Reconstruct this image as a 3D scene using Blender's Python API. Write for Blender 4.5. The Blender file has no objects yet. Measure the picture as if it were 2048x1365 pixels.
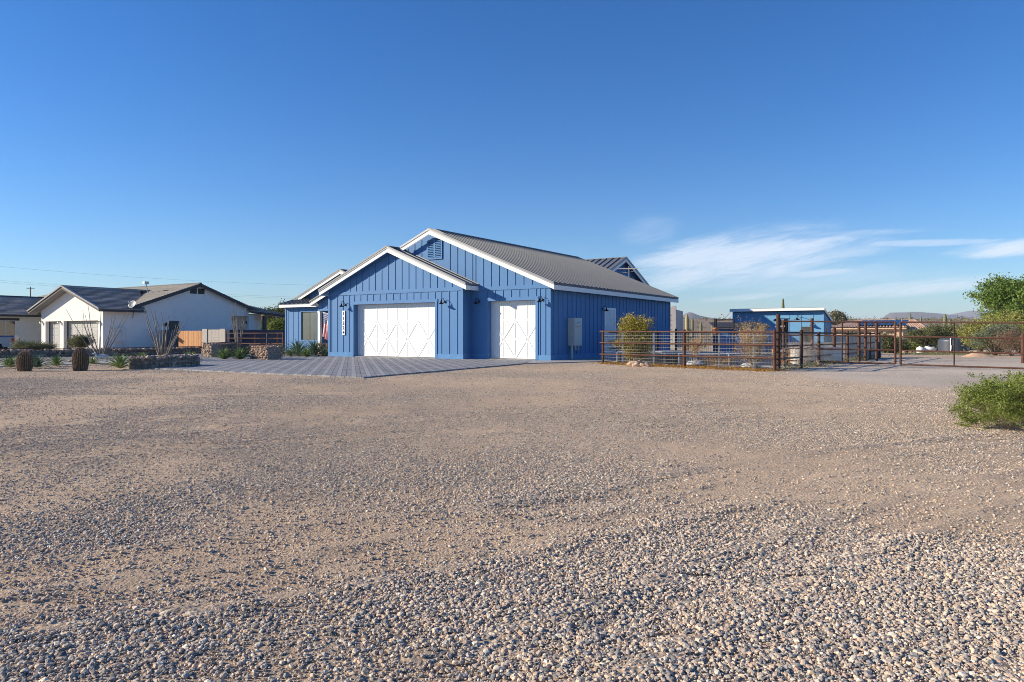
import bpy, math, random
from mathutils import Vector, Matrix, noise as mn
R = math.radians
rnd = random.Random(7)
SC = bpy.context.scene
COL = SC.collection

# ------------------------------------------------------------------ camera, light, exposure
F, CX, HZ, CH = 1450.0, 1024.0, 671.0, 1.05      # focal length in px of a 2048-wide frame, centre, horizon row, eye height
cam_d = bpy.data.cameras.new('camera'); cam = bpy.data.objects.new('camera', cam_d); COL.objects.link(cam)
cam.location = (0, 0, CH); cam.rotation_euler = (R(90), 0, 0)
cam_d.sensor_width = 36; cam_d.lens = 36 * F / 2048
cam_d.shift_y = -(682.5 - HZ) / 2048
cam_d.clip_end = 20000
SC.camera = cam
SC.view_settings.view_transform = 'Standard'; SC.view_settings.look = 'None'
SC.view_settings.gamma = 1; SC.view_settings.exposure = 0.65
SC.render.engine = 'CYCLES'
SC.cycles.use_denoising = True; SC.cycles.denoiser = 'OPENIMAGEDENOISE'; SC.cycles.denoising_input_passes = 'RGB_ALBEDO_NORMAL'; SC.cycles.denoising_prefilter = 'NONE'
SC.cycles.max_bounces = 6; SC.cycles.transparent_max_bounces = 6
SC.cycles.volume_bounces = 0; SC.cycles.filter_width = 0.95

SUN_EL = 21.5
sun_dir = Vector((-math.cos(R(SUN_EL)) * math.cos(R(1.5)), -math.cos(R(SUN_EL)) * math.sin(R(1.5)) , math.sin(R(SUN_EL))))
sl = bpy.data.lights.new('sun', 'SUN'); so = bpy.data.objects.new('sun', sl); COL.objects.link(so)
sl.energy = 5.0; sl.angle = R(0.53); sl.color = (1.0, 0.88, 0.70)
so.rotation_euler = sun_dir.to_track_quat('Z', 'Y').to_euler()
so.location = (-40, 0, 40)

world = bpy.data.worlds.new('World'); SC.world = world; world.use_nodes = True
def build_world():
    nt = world.node_tree; N = nt.nodes; L = nt.links; N.clear()
    out = N.new('ShaderNodeOutputWorld'); bg = N.new('ShaderNodeBackground'); L.new(bg.outputs[0], out.inputs[0])
    sky = N.new('ShaderNodeTexSky'); sky.sky_type = 'NISHITA'; sky.sun_disc = False
    sky.sun_elevation = R(SUN_EL); sky.sun_rotation = R(-90)
    sky.altitude = 600; sky.air_density = 1.0; sky.dust_density = 0.3; sky.ozone_density = 2.0
    hs = N.new('ShaderNodeHueSaturation'); hs.inputs['Saturation'].default_value = SKY_SAT; hs.inputs['Hue'].default_value = 0.5
    L.new(sky.outputs[0], hs.inputs['Color'])
    tc = N.new('ShaderNodeTexCoord'); sep = N.new('ShaderNodeSeparateXYZ'); L.new(tc.outputs['Generated'], sep.inputs[0])
    def m(op, a, b=None, c=None, clamp=False):
        n = N.new('ShaderNodeMath'); n.operation = op; n.use_clamp = clamp
        for k, v in enumerate((a, b, c)):
            if v is None: continue
            if isinstance(v, (int, float)): n.inputs[k].default_value = v
            else: L.new(v, n.inputs[k])
        return n.outputs[0]
    az = m('ARCTAN2', sep.outputs[0], sep.outputs[1])            # 0 = north (+Y), positive to the east
    el = m('ARCSINE', sep.outputs[2])
    def smooth(x, a, b):
        n = N.new('ShaderNodeMapRange'); n.interpolation_type = 'SMOOTHSTEP'
        L.new(x, n.inputs[0]); n.inputs[1].default_value = a; n.inputs[2].default_value = b
        return n.outputs[0]
    # wind-drawn coordinates for the cirrus
    comb = N.new('ShaderNodeCombineXYZ')
    L.new(m('MULTIPLY', az, 2.2), comb.inputs[0]); L.new(m('MULTIPLY', m('SUBTRACT', el, m('MULTIPLY', az, 0.10)), 15.0), comb.inputs[1])
    n1 = N.new('ShaderNodeTexNoise'); n1.inputs['Scale'].default_value = 2.6; n1.inputs['Detail'].default_value = 9; n1.inputs['Roughness'].default_value = 0.62
    n1.inputs['Distortion'].default_value = 0.8
    L.new(comb.outputs[0], n1.inputs['Vector'])
    comb2 = N.new('ShaderNodeCombineXYZ')
    L.new(m('MULTIPLY', az, 11), comb2.inputs[0]); L.new(m('MULTIPLY', m('SUBTRACT', el, m('MULTIPLY', az, 0.22)), 70.0), comb2.inputs[1])
    n2 = N.new('ShaderNodeTexNoise'); n2.inputs['Scale'].default_value = 1.4; n2.inputs['Detail'].default_value = 8; n2.inputs['Roughness'].default_value = 0.65
    n2.inputs['Distortion'].default_value = 1.5
    L.new(comb2.outputs[0], n2.inputs['Vector'])
    wisp = m('MULTIPLY_ADD', n1.outputs[0], 0.6, m('MULTIPLY', n2.outputs[0], 0.4))
    total = None
    # each bank: centre (azimuth, elevation), half sizes, slope, strength
    for (ca, ce, ra, re, sl_, st) in CLOUDS:
        da = m('SUBTRACT', az, ca); de = m('SUBTRACT', m('SUBTRACT', el, ce), m('MULTIPLY', da, sl_))
        q = m('ADD', m('POWER', m('ABSOLUTE', m('DIVIDE', da, ra)), 2), m('POWER', m('ABSOLUTE', m('DIVIDE', de, re)), 2))
        env = m('SUBTRACT', 1.0, q)
        # the envelope shifts the threshold of the wisps
        v = smooth(m('ADD', wisp, m('MULTIPLY', env, 0.22)), 0.42, 0.82)
        v = m('MULTIPLY', m('MULTIPLY', v, smooth(env, -0.25, 0.7)), st)
        total = v if total is None else m('MAXIMUM', total, v)
    mix = N.new('ShaderNodeMix'); mix.data_type = 'RGBA'
    tint = N.new('ShaderNodeVectorMath'); tint.operation = 'MULTIPLY'; L.new(hs.outputs[0], tint.inputs[0]); tint.inputs[1].default_value = SKY_TINT
    L.new(total, mix.inputs[0]); L.new(tint.outputs[0], mix.inputs[6]); mix.inputs[7].default_value = CLOUD_COL
    L.new(mix.outputs[2], bg.inputs[0]); bg.inputs[1].default_value = SKY_STR
SKY_SAT = 1.40; SKY_STR = 0.080; CLOUD_COL = (7.6, 8.2, 9.2, 1); SKY_TINT = (0.71, 0.95, 1.27)
def _c(px, py, rx, ry, slope, st): return (math.atan((px - CX) / F), (HZ - py) / F * math.cos(math.atan((px - CX) / F)), rx / F, ry / F, slope, st)
CLOUDS = [_c(1490, 515, 260, 60, 0.10, 0.70), _c(1390, 545, 130, 34, 0.30, 0.62), _c(1600, 505, 170, 24, 0.0, 0.5), _c(1300, 462, 70, 34, 0.1, 0.16), _c(1640, 470, 190, 8, -0.02, 0.35),
          _c(1860, 487, 160, 7, -0.04, 0.4), _c(2015, 498, 110, 16, 0.06, 0.85), _c(1640, 547, 90, 9, 0.05, 0.5), _c(1800, 578, 190, 17, 0.07, 0.6),
          _c(1490, 595, 110, 8, 0.06, 0.5), _c(1430, 572, 90, 6, 0.0, 0.3), _c(1620, 560, 250, 34, 0.03, 0.25)]
build_world()

# ------------------------------------------------------------------ pixel <-> place
def at(px, Y, z=0.0): return Vector(((px - CX) / F * Y, Y, z))
def G(px, py): return at(px, F * CH / (py - HZ))
def sst(a, b, x):
    t = max(0.0, min(1.0, (x - a) / (b - a))); return t * t * (3 - 2 * t)
def gz(x, y): return -0.75 * sst(30, 85, y) * sst(9, 20, x)          # the land drops away beyond the gates

class Frame:
    """a building's own axes: +x along its front to the right, +y back along its side"""
    def __init__(s, px, Y, rot=-32.7, z=0.0):
        s.o = at(px, Y, z); s.rot = R(rot); s.a = Vector((math.cos(s.rot), math.sin(s.rot))); s.v = Vector((-math.sin(s.rot), math.cos(s.rot)))
    def lx(s, ly, px):
        k = (px - CX) / F; ox = s.o.x + s.v.x * ly; oy = s.o.y + s.v.y * ly
        return (k * oy - ox) / (s.a.x - k * s.a.y)
    def ly(s, lx, px):
        k = (px - CX) / F; ox = s.o.x + s.a.x * lx; oy = s.o.y + s.a.y * lx
        return (k * oy - ox) / (s.v.x - k * s.v.y)
    def z(s, lx, ly, py):
        Y = s.o.y + s.a.y * lx + s.v.y * ly; return CH - s.o.z - (py - HZ) * Y / F
    def w(s, lx, ly, z=0): return Vector((s.o.x + s.a.x * lx + s.v.x * ly, s.o.y + s.a.y * lx + s.v.y * ly, s.o.z + z))

# ------------------------------------------------------------------ materials
MATS = {}
def mat(name, col, rough=0.8, metal=0.0, var=0.12, scale=3.0, bump=0.0, bscale=40.0, tone=0.0, col2=None, spec=0.5, transl=0.0, detail=5, streak=None):
    """base colour broken up by noise; 'tone' mixes towards col2 by the per-face attribute"""
    if name in MATS: return MATS[name]
    m = bpy.data.materials.new(name); m.use_nodes = True; nt = m.node_tree; N = nt.nodes; L = nt.links
    b = N['Principled BSDF']; b.inputs['Roughness'].default_value = rough; b.inputs['Metallic'].default_value = metal
    b.inputs['Specular IOR Level'].default_value = spec
    tc = N.new('ShaderNodeTexCoord'); mp = N.new('ShaderNodeMapping'); L.new(tc.outputs['Object'], mp.inputs[0])
    if streak: mp.inputs['Scale'].default_value = streak
    nz = N.new('ShaderNodeTexNoise'); nz.inputs['Scale'].default_value = scale; nz.inputs['Detail'].default_value = detail; nz.inputs['Roughness'].default_value = 0.65
    L.new(mp.outputs[0], nz.inputs['Vector'])
    mr = N.new('ShaderNodeMapRange'); L.new(nz.outputs[0], mr.inputs[0]); mr.inputs[1].default_value = 0.25; mr.inputs[2].default_value = 0.75
    mr.inputs[3].default_value = 1 - var; mr.inputs[4].default_value = 1 + var
    if col2 is not None:
        at_ = N.new('ShaderNodeAttribute'); at_.attribute_name = 'tone'
        mx = N.new('ShaderNodeMix'); mx.data_type = 'RGBA'; L.new(at_.outputs['Fac'], mx.inputs[0])
        mx.inputs[6].default_value = (*col, 1); mx.inputs[7].default_value = (*col2, 1); src = mx.outputs[2]
    else:
        rg = N.new('ShaderNodeRGB'); rg.outputs[0].default_value = (*col, 1); src = rg.outputs[0]
    vm = N.new('ShaderNodeVectorMath'); vm.operation = 'SCALE'; L.new(src, vm.inputs[0]); L.new(mr.outputs[0], vm.inputs['Scale'])
    L.new(vm.outputs[0], b.inputs['Base Color'])
    if bump:
        n2 = N.new('ShaderNodeTexNoise'); n2.inputs['Scale'].default_value = bscale; n2.inputs['Detail'].default_value = 4; L.new(mp.outputs[0], n2.inputs['Vector'])
        bp = N.new('ShaderNodeBump'); bp.inputs['Strength'].default_value = bump; bp.inputs['Distance'].default_value = 0.02
        L.new(n2.outputs[0], bp.inputs['Height']); L.new(bp.outputs[0], b.inputs['Normal'])
    if transl:
        tr = N.new('ShaderNodeBsdfTranslucent'); L.new(vm.outputs[0], tr.inputs[0])
        ms = N.new('ShaderNodeMixShader'); ms.inputs[0].default_value = transl
        L.new(b.outputs[0], ms.inputs[1]); L.new(tr.outputs[0], ms.inputs[2]); L.new(ms.outputs[0], N['Material Output'].inputs[0])
    MATS[name] = m; return m

M_blue = mat('blue_siding', (0.070, 0.192, 0.40), 0.62, var=0.07, scale=1.6, bump=0.12, bscale=30, spec=0.3, streak=(1, 1, 0.35))
M_plinth = mat('blue_plinth', (0.11, 0.25, 0.47), 0.8, var=0.16, scale=5, bump=0.3, bscale=40, spec=0.2)
M_white = mat('white_paint', (0.80, 0.80, 0.79), 0.5, var=0.04, scale=4, bump=0.05, spec=0.3)
M_roof = mat('grey_standing_seam', (0.165, 0.175, 0.19), 0.45, 0.2, var=0.10, scale=1.5, streak=(1, 1, 1))
M_edge = mat('grey_metal_edge', (0.25, 0.25, 0.255), 0.45, 0.35, var=0.08)
M_black = mat('black_metal', (0.012, 0.012, 0.014), 0.35, 0.5, var=0.2)
M_stucco = mat('white_stucco', (0.76, 0.755, 0.72), 0.9, var=0.05, scale=2.5, bump=0.35, bscale=60, spec=0.15)
M_tile = mat('dark_roof_tile', (0.19, 0.185, 0.185), 0.6, var=0.25, scale=5, tone=1, col2=(0.40, 0.36, 0.32), spec=0.5)
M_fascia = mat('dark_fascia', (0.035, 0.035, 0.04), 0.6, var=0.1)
M_gdoor = mat('grey_garage_door', (0.42, 0.42, 0.40), 0.5, var=0.06)
M_rust = mat('rusty_pipe', (0.10, 0.042, 0.026), 0.75, 0.25, var=0.45, scale=9, bump=0.3, bscale=60)
M_rust2 = mat('dark_rusty_pipe', (0.060, 0.028, 0.020), 0.8, 0.2, var=0.4, scale=9, bump=0.3, bscale=60)
M_galv = mat('galvanised_steel', (0.42, 0.44, 0.45), 0.42, 0.55, var=0.10, scale=6)
M_wire = mat('galvanised_wire', (0.30, 0.30, 0.28), 0.5, 0.3, var=0.1)
M_cab = mat('grey_enamel', (0.46, 0.50, 0.49), 0.45, 0.1, var=0.05)
M_glass = mat('window_glass', (0.030, 0.036, 0.036), 0.06, 0.0, var=0.3, scale=1.5, spec=1.0)
M_rock = mat('rock', (0.50, 0.36, 0.26), 0.9, var=0.30, scale=9, bump=0.5, bscale=25, tone=1, col2=(0.24, 0.20, 0.175), spec=0.15)
M_cmu = mat('concrete_block', (0.36, 0.33, 0.30), 0.9, var=0.12, scale=6, bump=0.3)
M_cedar = mat('cedar_board', (0.48, 0.23, 0.075), 0.7, var=0.30, scale=5, tone=1, col2=(0.30, 0.125, 0.04), streak=(4, 4, 0.6))
M_navy = mat('navy_wall', (0.035, 0.045, 0.075), 0.8, var=0.1)
M_conc = mat('concrete', (0.34, 0.33, 0.32), 0.9, var=0.12, scale=3, bump=0.3, bscale=60)
M_bark = mat('bark', (0.16, 0.12, 0.09), 0.9, var=0.3, scale=12, bump=0.4)
M_twig = mat('bare_twig', (0.42, 0.33, 0.26), 0.9, var=0.3, scale=20)
M_tan = mat('tan_stucco', (0.56, 0.40, 0.27), 0.9, var=0.06, scale=3, bump=0.2)
M_clay = mat('clay_tile', (0.42, 0.25, 0.17), 0.8, var=0.25, scale=6, tone=1, col2=(0.55, 0.38, 0.28))

# ------------------------------------------------------------------ mesh building
class MB:
    def __init__(s): s.v = []; s.f = []; s.t = []; s.sm = []
    def add(s, vs, fs, tone=0.0, smooth=False):
        o = len(s.v); s.v.extend(vs)
        for f in fs: s.f.append(tuple(i + o for i in f)); s.t.append(tone); s.sm.append(smooth)
    def hexa(s, p, tone=0.0):      # 8 corners: bottom 0-3, top 4-7
        s.add(p, [(3, 2, 1, 0), (4, 5, 6, 7), (0, 1, 5, 4), (1, 2, 6, 5), (2, 3, 7, 6), (3, 0, 4, 7)], tone)
    def box(s, x0, x1, y0, y1, z0, z1, tone=0.0):
        s.hexa([(x0, y0, z0), (x1, y0, z0), (x1, y1, z0), (x0, y1, z0), (x0, y0, z1), (x1, y0, z1), (x1, y1, z1), (x0, y1, z1)], tone)
    def bar(s, p, q, w, h, up=(0, 0, 1), tone=0.0):     # rectangular bar, centred on p-q
        p = Vector(p); q = Vector(q); d = (q - p).normalized(); u = Vector(up); r = d.cross(u)
        if r.length < 1e-5: r = d.cross(Vector((1, 0, 0)))
        r.normalize(); u = r.cross(d).normalized(); r = r * (w / 2); u = u * (h / 2)
        s.hexa([tuple(a) for a in (p - r - u, p + r - u, q + r - u, q - r - u, p - r + u, p + r + u, q + r + u, q - r + u)], tone)
    def prism(s, poly, d, tone=0.0):     # planar polygon pushed along the vector d
        n = len(poly); a = [tuple(Vector(p)) for p in poly]; b = [tuple(Vector(p) + Vector(d)) for p in poly]
        s.add(a + b, [tuple(range(n))[::-1], tuple(range(n, 2 * n))] + [(i, (i + 1) % n, n + (i + 1) % n, n + i) for i in range(n)], tone)
    def quad(s, a, b, c, d, tone=0.0): s.add([tuple(a), tuple(b), tuple(c), tuple(d)], [(0, 1, 2, 3)], tone)
    def tube(s, pts, r, n=8, tone=0.0, cap=True, smooth=True):
        pts = [Vector(p) for p in pts]; m = len(pts)
        rs = r if isinstance(r, (list, tuple)) else [r] * m
        vs = []; ref = None
        for i, p in enumerate(pts):
            d = (pts[min(i + 1, m - 1)] - pts[max(i - 1, 0)]).normalized()
            if ref is None: ref = Vector((0, 0, 1)) if abs(d.z) < 0.9 else Vector((1, 0, 0))
            x = d.cross(ref).normalized(); y = d.cross(x).normalized(); ref = x.cross(d) if False else ref
            for k in range(n):
                a = 2 * math.pi * k / n; vs.append(tuple(p + (x * math.cos(a) + y * math.sin(a)) * rs[i]))
        fs = [(i * n + k, i * n + (k + 1) % n, (i + 1) * n + (k + 1) % n, (i + 1) * n + k) for i in range(m - 1) for k in range(n)]
        s.add(vs, fs, tone, smooth)
        if cap: s.add([vs[k] for k in range(n)], [tuple(range(n))], tone); s.add([vs[(m - 1) * n + k] for k in range(n)], [tuple(range(n))[::-1]], tone)
    def lathe(s, prof, c=(0, 0, 0), n=20, tone=0.0, axis=None, smooth=True):   # prof: (r, z)
        c = Vector(c); vs = []
        ax = Vector(axis).normalized() if axis else Vector((0, 0, 1))
        q = ax.to_track_quat('Z', 'Y')
        for (r, z) in prof:
            for k in range(n):
                a = 2 * math.pi * k / n; vs.append(tuple(c + q @ Vector((r * math.cos(a), r * math.sin(a), z))))
        m = len(prof)
        s.add(vs, [(i * n + k, i * n + (k + 1) % n, (i + 1) * n + (k + 1) % n, (i + 1) * n + k) for i in range(m - 1) for k in range(n)], tone, smooth)
    def rock(s, c, size, tone=0.0, squash=0.75, rg=rnd):
        q = Vector((rg.uniform(-1, 1), rg.uniform(-1, 1), rg.uniform(-1, 1))).normalized().to_track_quat('Z', 'Y')
        sx, sy, sz = size * rg.uniform(0.75, 1.2), size * rg.uniform(0.75, 1.2), size * squash * rg.uniform(0.8, 1.2); c = Vector(c)
        vs = []
        for p in ICO_V:
            k = rg.uniform(0.78, 1.12); w = q @ (Vector((p[0], p[1], p[2])) * k)
            vs.append((c.x + w.x * sx, c.y + w.y * sy, c.z + w.z * sz))
        s.add(vs, ICO_F, tone)
    def build(s, name, m, parent=None, loc=None):
        me = bpy.data.meshes.new(name); me.from_pydata([tuple(v) for v in s.v], [], s.f)
        a = me.attributes.new('tone', 'FLOAT', 'FACE'); a.data.foreach_set('value', s.t)
        me.polygons.foreach_set('use_smooth', s.sm)
        me.materials.append(m); me.update()
        o = bpy.data.objects.new(name, me); COL.objects.link(o)
        if parent: o.parent = parent
        if loc is not None: o.location = loc
        return o
def _ico():
    t = (1 + 5 ** 0.5) / 2; v = [(-1, t, 0), (1, t, 0), (-1, -t, 0), (1, -t, 0), (0, -1, t), (0, 1, t), (0, -1, -t), (0, 1, -t), (t, 0, -1), (t, 0, 1), (-t, 0, -1), (-t, 0, 1)]
    k = (1 + t * t) ** 0.5; v = [(a / k, b / k, c / k) for a, b, c in v]
    f = [(0, 11, 5), (0, 5, 1), (0, 1, 7), (0, 7, 10), (0, 10, 11), (1, 5, 9), (5, 11, 4), (11, 10, 2), (10, 7, 6), (7, 1, 8), (3, 9, 4), (3, 4, 2), (3, 2, 6), (3, 6, 8), (3, 8, 9), (4, 9, 5), (2, 4, 11), (6, 2, 10), (8, 6, 7), (9, 8, 1)]
    return v, f
ICO_V, ICO_F = _ico()
def recalc(o):
    import bmesh
    bm = bmesh.new(); bm.from_mesh(o.data); bmesh.ops.recalc_face_normals(bm, faces=bm.faces); bm.to_mesh(o.data); bm.free(); return o
def tag(o, label=None, cat=None, group=None, kind=None):
    if label: o['label'] = label
    if cat: o['category'] = cat
    if group: o['group'] = group
    if kind: o['kind'] = kind
    return o
def thing(name, loc, rot=0.0, label=None, cat=None, group=None):
    o = bpy.data.objects.new(name, None); COL.objects.link(o); o.location = loc; o.rotation_euler = (0, 0, rot); o.empty_display_size = 0.2
    return tag(o, label, cat, group)
def copy_tree(o, parent=None):
    c = o.copy(); COL.objects.link(c); c.parent = parent
    for ch in list(o.children): copy_tree(ch, c)
    return c
# ------------------------------------------------------------------ ground
def fb(x, y, s, o=3):
    v = 0.0; a = 1.0; t = 0.0
    for k in range(o):
        v += a * mn.noise(Vector((x / s + 31.7 * k, y / s - 12.3 * k, 0.37 * k))); t += a; a *= 0.55; s *= 0.5
    return v / t
# wheel tracks swept through the yard: (start, end, bend)
TRACKS = [((-9, 3.0), (3.5, 9.2), 0.8), ((-9, 4.3), (3.0, 10.4), 0.8), ((-3.5, 2.2), (2.2, 5.6), -0.5), ((0.2, 2.4), (7.5, 6.8), 0.6), ((-0.9, 3.2), (6.5, 8.0), 0.6),
          ((-2.2, 3.1), (4.3, 5.2), 0.5), ((-7, 8.2), (6, 11.2), 0.4), ((-10, 12.0), (9, 13.4), 0.5)]
def track_d(x, y):
    best = 9.0; side = 0
    for (a, b, bend) in TRACKS:
        ax, ay = a; bx, by = b; dx = bx - ax; dy = by - ay; l = math.hypot(dx, dy); ux = dx / l; uy = dy / l
        t = (x - ax) * ux + (y - ay) * uy; d = -(x - ax) * uy + (y - ay) * ux
        d -= bend * math.sin(math.pi * max(0, min(1, t / l)))
        if -0.5 < t < l + 0.5 and abs(d) < abs(best): best = d
    return best
def gravel_mask(x, y):
    n = fb(x * 0.8, y * 0.62, 2.2, 4) * 2.6 + 0.46
    n2 = fb(x + 50, y - 20, 0.55, 3)
    v = n + 0.45 * n2
    td = abs(track_d(x, y))
    if td < 0.5 and y < 16: v -= 0.25 * (1 - sst(0.10, 0.24, td)) - 0.15 * math.exp(-((td - 0.30) / 0.09) ** 2)
    v += 0.75 * sst(4.6, 3.0, y) if False else 0.0
    bb = 3.25 + 0.14 * max(-4, min(1.5, x)) + 1.5 * fb(x, y + 7, 1.0, 4)
    v += 0.75 * (1 - sst(bb - 0.8, bb + 0.6, y))        # thick gravel right in front
    v -= 0.40 * sst(bb, bb + 0.3, y) * (1 - sst(4.6, 5.6, y)) * sst(-2.5, -1.0, x)
    v += 0.25 * math.exp(-((y - 8.5 - 0.25 * x) / 1.6) ** 2)
    v -= 0.50 * math.exp(-((y - 14.6 + 0.12 * x) / 1.3) ** 2) * sst(-9, -2, x) * (1 - sst(4, 9, x))
    v -= 0.50 * math.exp(-((y - 21 + 0.5 * x) / 1.8) ** 2) * sst(1, 4, x)
    v -= 0.35 * math.exp(-((y - 20.5) / 1.6) ** 2) * (1 - sst(-6, -2, x))
    return max(0.0, min(1.0, v))
def road_mask(x, y):          # fine grey chippings of the drive through the gates
    c = 0.72 * y * 0.0 + 0
    e = fb(x, y, 3.0, 3) * 1.2
    m = sst(6.5, 9.0, x + e) * sst(13.5, 17.5, y + 0.25 * x + e)
    m *= 1 - sst(31, 35, y + e * 1.2)
    return m
def height(x, y):
    z = gz(x, y)
    near = 1 - sst(15, 19, y)
    if y < 19.5 and abs(x) < 18:
        z += near * (0.03 * fb(x, y, 2.4, 3) + 0.016 * fb(x + 9, y, 0.5, 3))
        td = abs(track_d(x, y))
        if td < 0.5: z += near * (0.011 * math.exp(-((td - 0.24) / 0.06) ** 2) - 0.005 * (1 - sst(0.12, 0.22, td)) + 0.005 * math.cos(td * 75) * (1 - sst(0.14, 0.2, td)))
        z -= 0.03 * near * 0
    elif y < 60: z += 0.012 * fb(x, y, 2.0, 2) - 0.004
    return z
def grid_axis(lo, hi, step, far, ratio):
    a = [lo + i * step for i in range(int(round((hi - lo) / step)) + 1)]
    s = step; v = a[-1]
    while v < far: s *= ratio; v += s; a.append(v)
    s = step; v = a[0]; pre = []
    return a
def build_ground():
    xs = [-16 + 0.11 * i for i in range(100)] + [-5 + 0.05 * i for i in range(200)] + grid_axis(5, 16, 0.11, 2500, 1.16); s = 0.11; v = -16; pre = []
    while v > -2500: s *= 1.16; v -= s; pre.append(v)
    xs = pre[::-1] + xs
    ys = [1.2 + 0.045 * i for i in range(150)] + grid_axis(1.2 + 0.045 * 150, 19.6, 0.10, 9000, 1.07); pre = []; s = 0.10; v = 1.2
    while v > -150: s *= 1.4; v -= s; pre.append(v)
    ys = pre[::-1] + ys
    nx, ny = len(xs), len(ys)
    vs = []; gm = []; rm = []
    for y in ys:
        for x in xs:
            vs.append((x, y, height(x, y)))
            inn = -60 < x < 60 and 0 < y < 130
            gm.append(gravel_mask(x, y) if inn else 0.35); rm.append(road_mask(x, y) if inn else 0.0)
    fs = [(j * nx + i, j * nx + i + 1, (j + 1) * nx + i + 1, (j + 1) * nx + i) for j in range(ny - 1) for i in range(nx - 1)]
    me = bpy.data.meshes.new('ground'); me.from_pydata(vs, [], fs)
    for nm, dat in (('grav', gm), ('road', rm)):
        a = me.attributes.new(nm, 'FLOAT', 'POINT'); a.data.foreach_set('value', dat)
    me.polygons.foreach_set('use_smooth', [True] * len(fs))
    m = bpy.data.materials.new('gravelly_dirt'); m.use_nodes = True; nt = m.node_tree; N = nt.nodes; L = nt.links
    b = N['Principled BSDF']; b.inputs['Roughness'].default_value = 0.95; b.inputs['Specular IOR Level'].default_value = 0.1
    tc = N.new('ShaderNodeTexCoord')
    def noise(scale, det=4, rough=0.6):
        n = N.new('ShaderNodeTexNoise'); n.inputs['Scale'].default_value = scale; n.inputs['Detail'].default_value = det; n.inputs['Roughness'].default_value = rough
        L.new(tc.outputs['Object'], n.inputs['Vector']); return n.outputs[0]
    def attr(nm):
        n = N.new('ShaderNodeAttribute'); n.attribute_name = nm; return n.outputs['Fac']
    def ramp(src, stops, interp='LINEAR'):
        n = N.new('ShaderNodeValToRGB'); n.color_ramp.interpolation = interp; e = n.color_ramp.elements
        while len(e) > 1: e.remove(e[0])
        e[0].position = stops[0][0]; e[0].color = (*stops[0][1], 1)
        for p, c in stops[1:]: q = e.new(p); q.color = (*c, 1)
        L.new(src, n.inputs[0]); return n.outputs[0]
    def mix(f, a, c, mode='MIX'):
        n = N.new('ShaderNodeMix'); n.data_type = 'RGBA'; n.blend_type = mode
        if isinstance(f, float): n.inputs[0].default_value = f
        else: L.new(f, n.inputs[0])
        L.new(a, n.inputs[6]); L.new(c, n.inputs[7]); return n.outputs[2]
    def vor(scale, feat='F1'):
        n = N.new('ShaderNodeTexVoronoi'); n.inputs['Scale'].default_value = scale; n.feature = feat; L.new(tc.outputs['Object'], n.inputs['Vector']); return n
    v1 = vor(34); v2 = vor(75); v3 = vor(12)
    sepc = N.new('ShaderNodeSeparateColor'); L.new(v1.outputs['Color'], sepc.inputs[0])
    sepd = N.new('ShaderNodeSeparateColor'); L.new(v2.outputs['Color'], sepd.inputs[0])
    st1 = ramp(sepc.outputs[0], PALETTE, 'CONSTANT'); st2 = ramp(sepd.outputs[0], PALETTE, 'CONSTANT')
    dirt = ramp(noise(1.1, 6), [(0.3, (0.70, 0.50, 0.325)), (0.7, (0.54, 0.39, 0.26))])
    fine = mix(0.32, dirt, st2)
    grav = mix(0.75, dirt, st1)
    def math_(op, a, c):
        n = N.new('ShaderNodeMath'); n.operation = op; n.use_clamp = True
        for k, q in enumerate((a, c)):
            if isinstance(q, float): n.inputs[k].default_value = q
            else: L.new(q, n.inputs[k])
        return n.outputs[0]
    gfac = math_('ADD', attr('grav'), math_('MULTIPLY', math_('SUBTRACT', noise(6, 4), 0.5), 1.2))
    base = mix(gfac, fine, grav)
    roadc = ramp(noise(60, 3), [(0.3, (0.47, 0.405, 0.33)), (0.7, (0.64, 0.56, 0.465))])
    base = mix(math_('MULTIPLY', attr('road'), 0.8), base, roadc)
    mr_ = N.new('ShaderNodeMapRange'); L.new(noise(0.22, 5, 0.55), mr_.inputs[0]); mr_.inputs[1].default_value = 0.3; mr_.inputs[2].default_value = 0.7; mr_.inputs[3].default_value = 0.82; mr_.inputs[4].default_value = 1.18
    sc_ = N.new('ShaderNodeVectorMath'); sc_.operation = 'SCALE'; L.new(base, sc_.inputs[0]); L.new(mr_.outputs[0], sc_.inputs['Scale'])
    L.new(sc_.outputs[0], b.inputs['Base Color'])
    # relief of the small stones
    inv = N.new('ShaderNodeMath'); inv.operation = 'SUBTRACT'; inv.inputs[0].default_value = 1.0; L.new(v1.outputs['Distance'], inv.inputs[1])
    big = N.new('ShaderNodeMath'); big.operation = 'MULTIPLY'; L.new(inv.outputs[0], big.inputs[0]); L.new(gfac, big.inputs[1])
    sm_ = N.new('ShaderNodeMath'); sm_.operation = 'MULTIPLY_ADD'; L.new(v2.outputs['Distance'], sm_.inputs[0]); sm_.inputs[1].default_value = -0.35; L.new(big.outputs[0], sm_.inputs[2])
    hm = N.new('ShaderNodeMath'); hm.operation = 'MULTIPLY_ADD'; L.new(noise(30, 7, 0.75), hm.inputs[0]); hm.inputs[1].default_value = 1.0
    L.new(sm_.outputs[0], hm.inputs[2])
    bp = N.new('ShaderNodeBump'); bp.inputs['Strength'].default_value = 0.75; bp.inputs['Distance'].default_value = 0.024
    L.new(hm.outputs[0], bp.inputs['Height']); L.new(bp.outputs[0], b.inputs['Normal'])
    me.materials.append(m)
    o = bpy.data.objects.new('ground', me); COL.objects.link(o); tag(o, 'tan dirt yard strewn with gravel', kind='structure')
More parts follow.
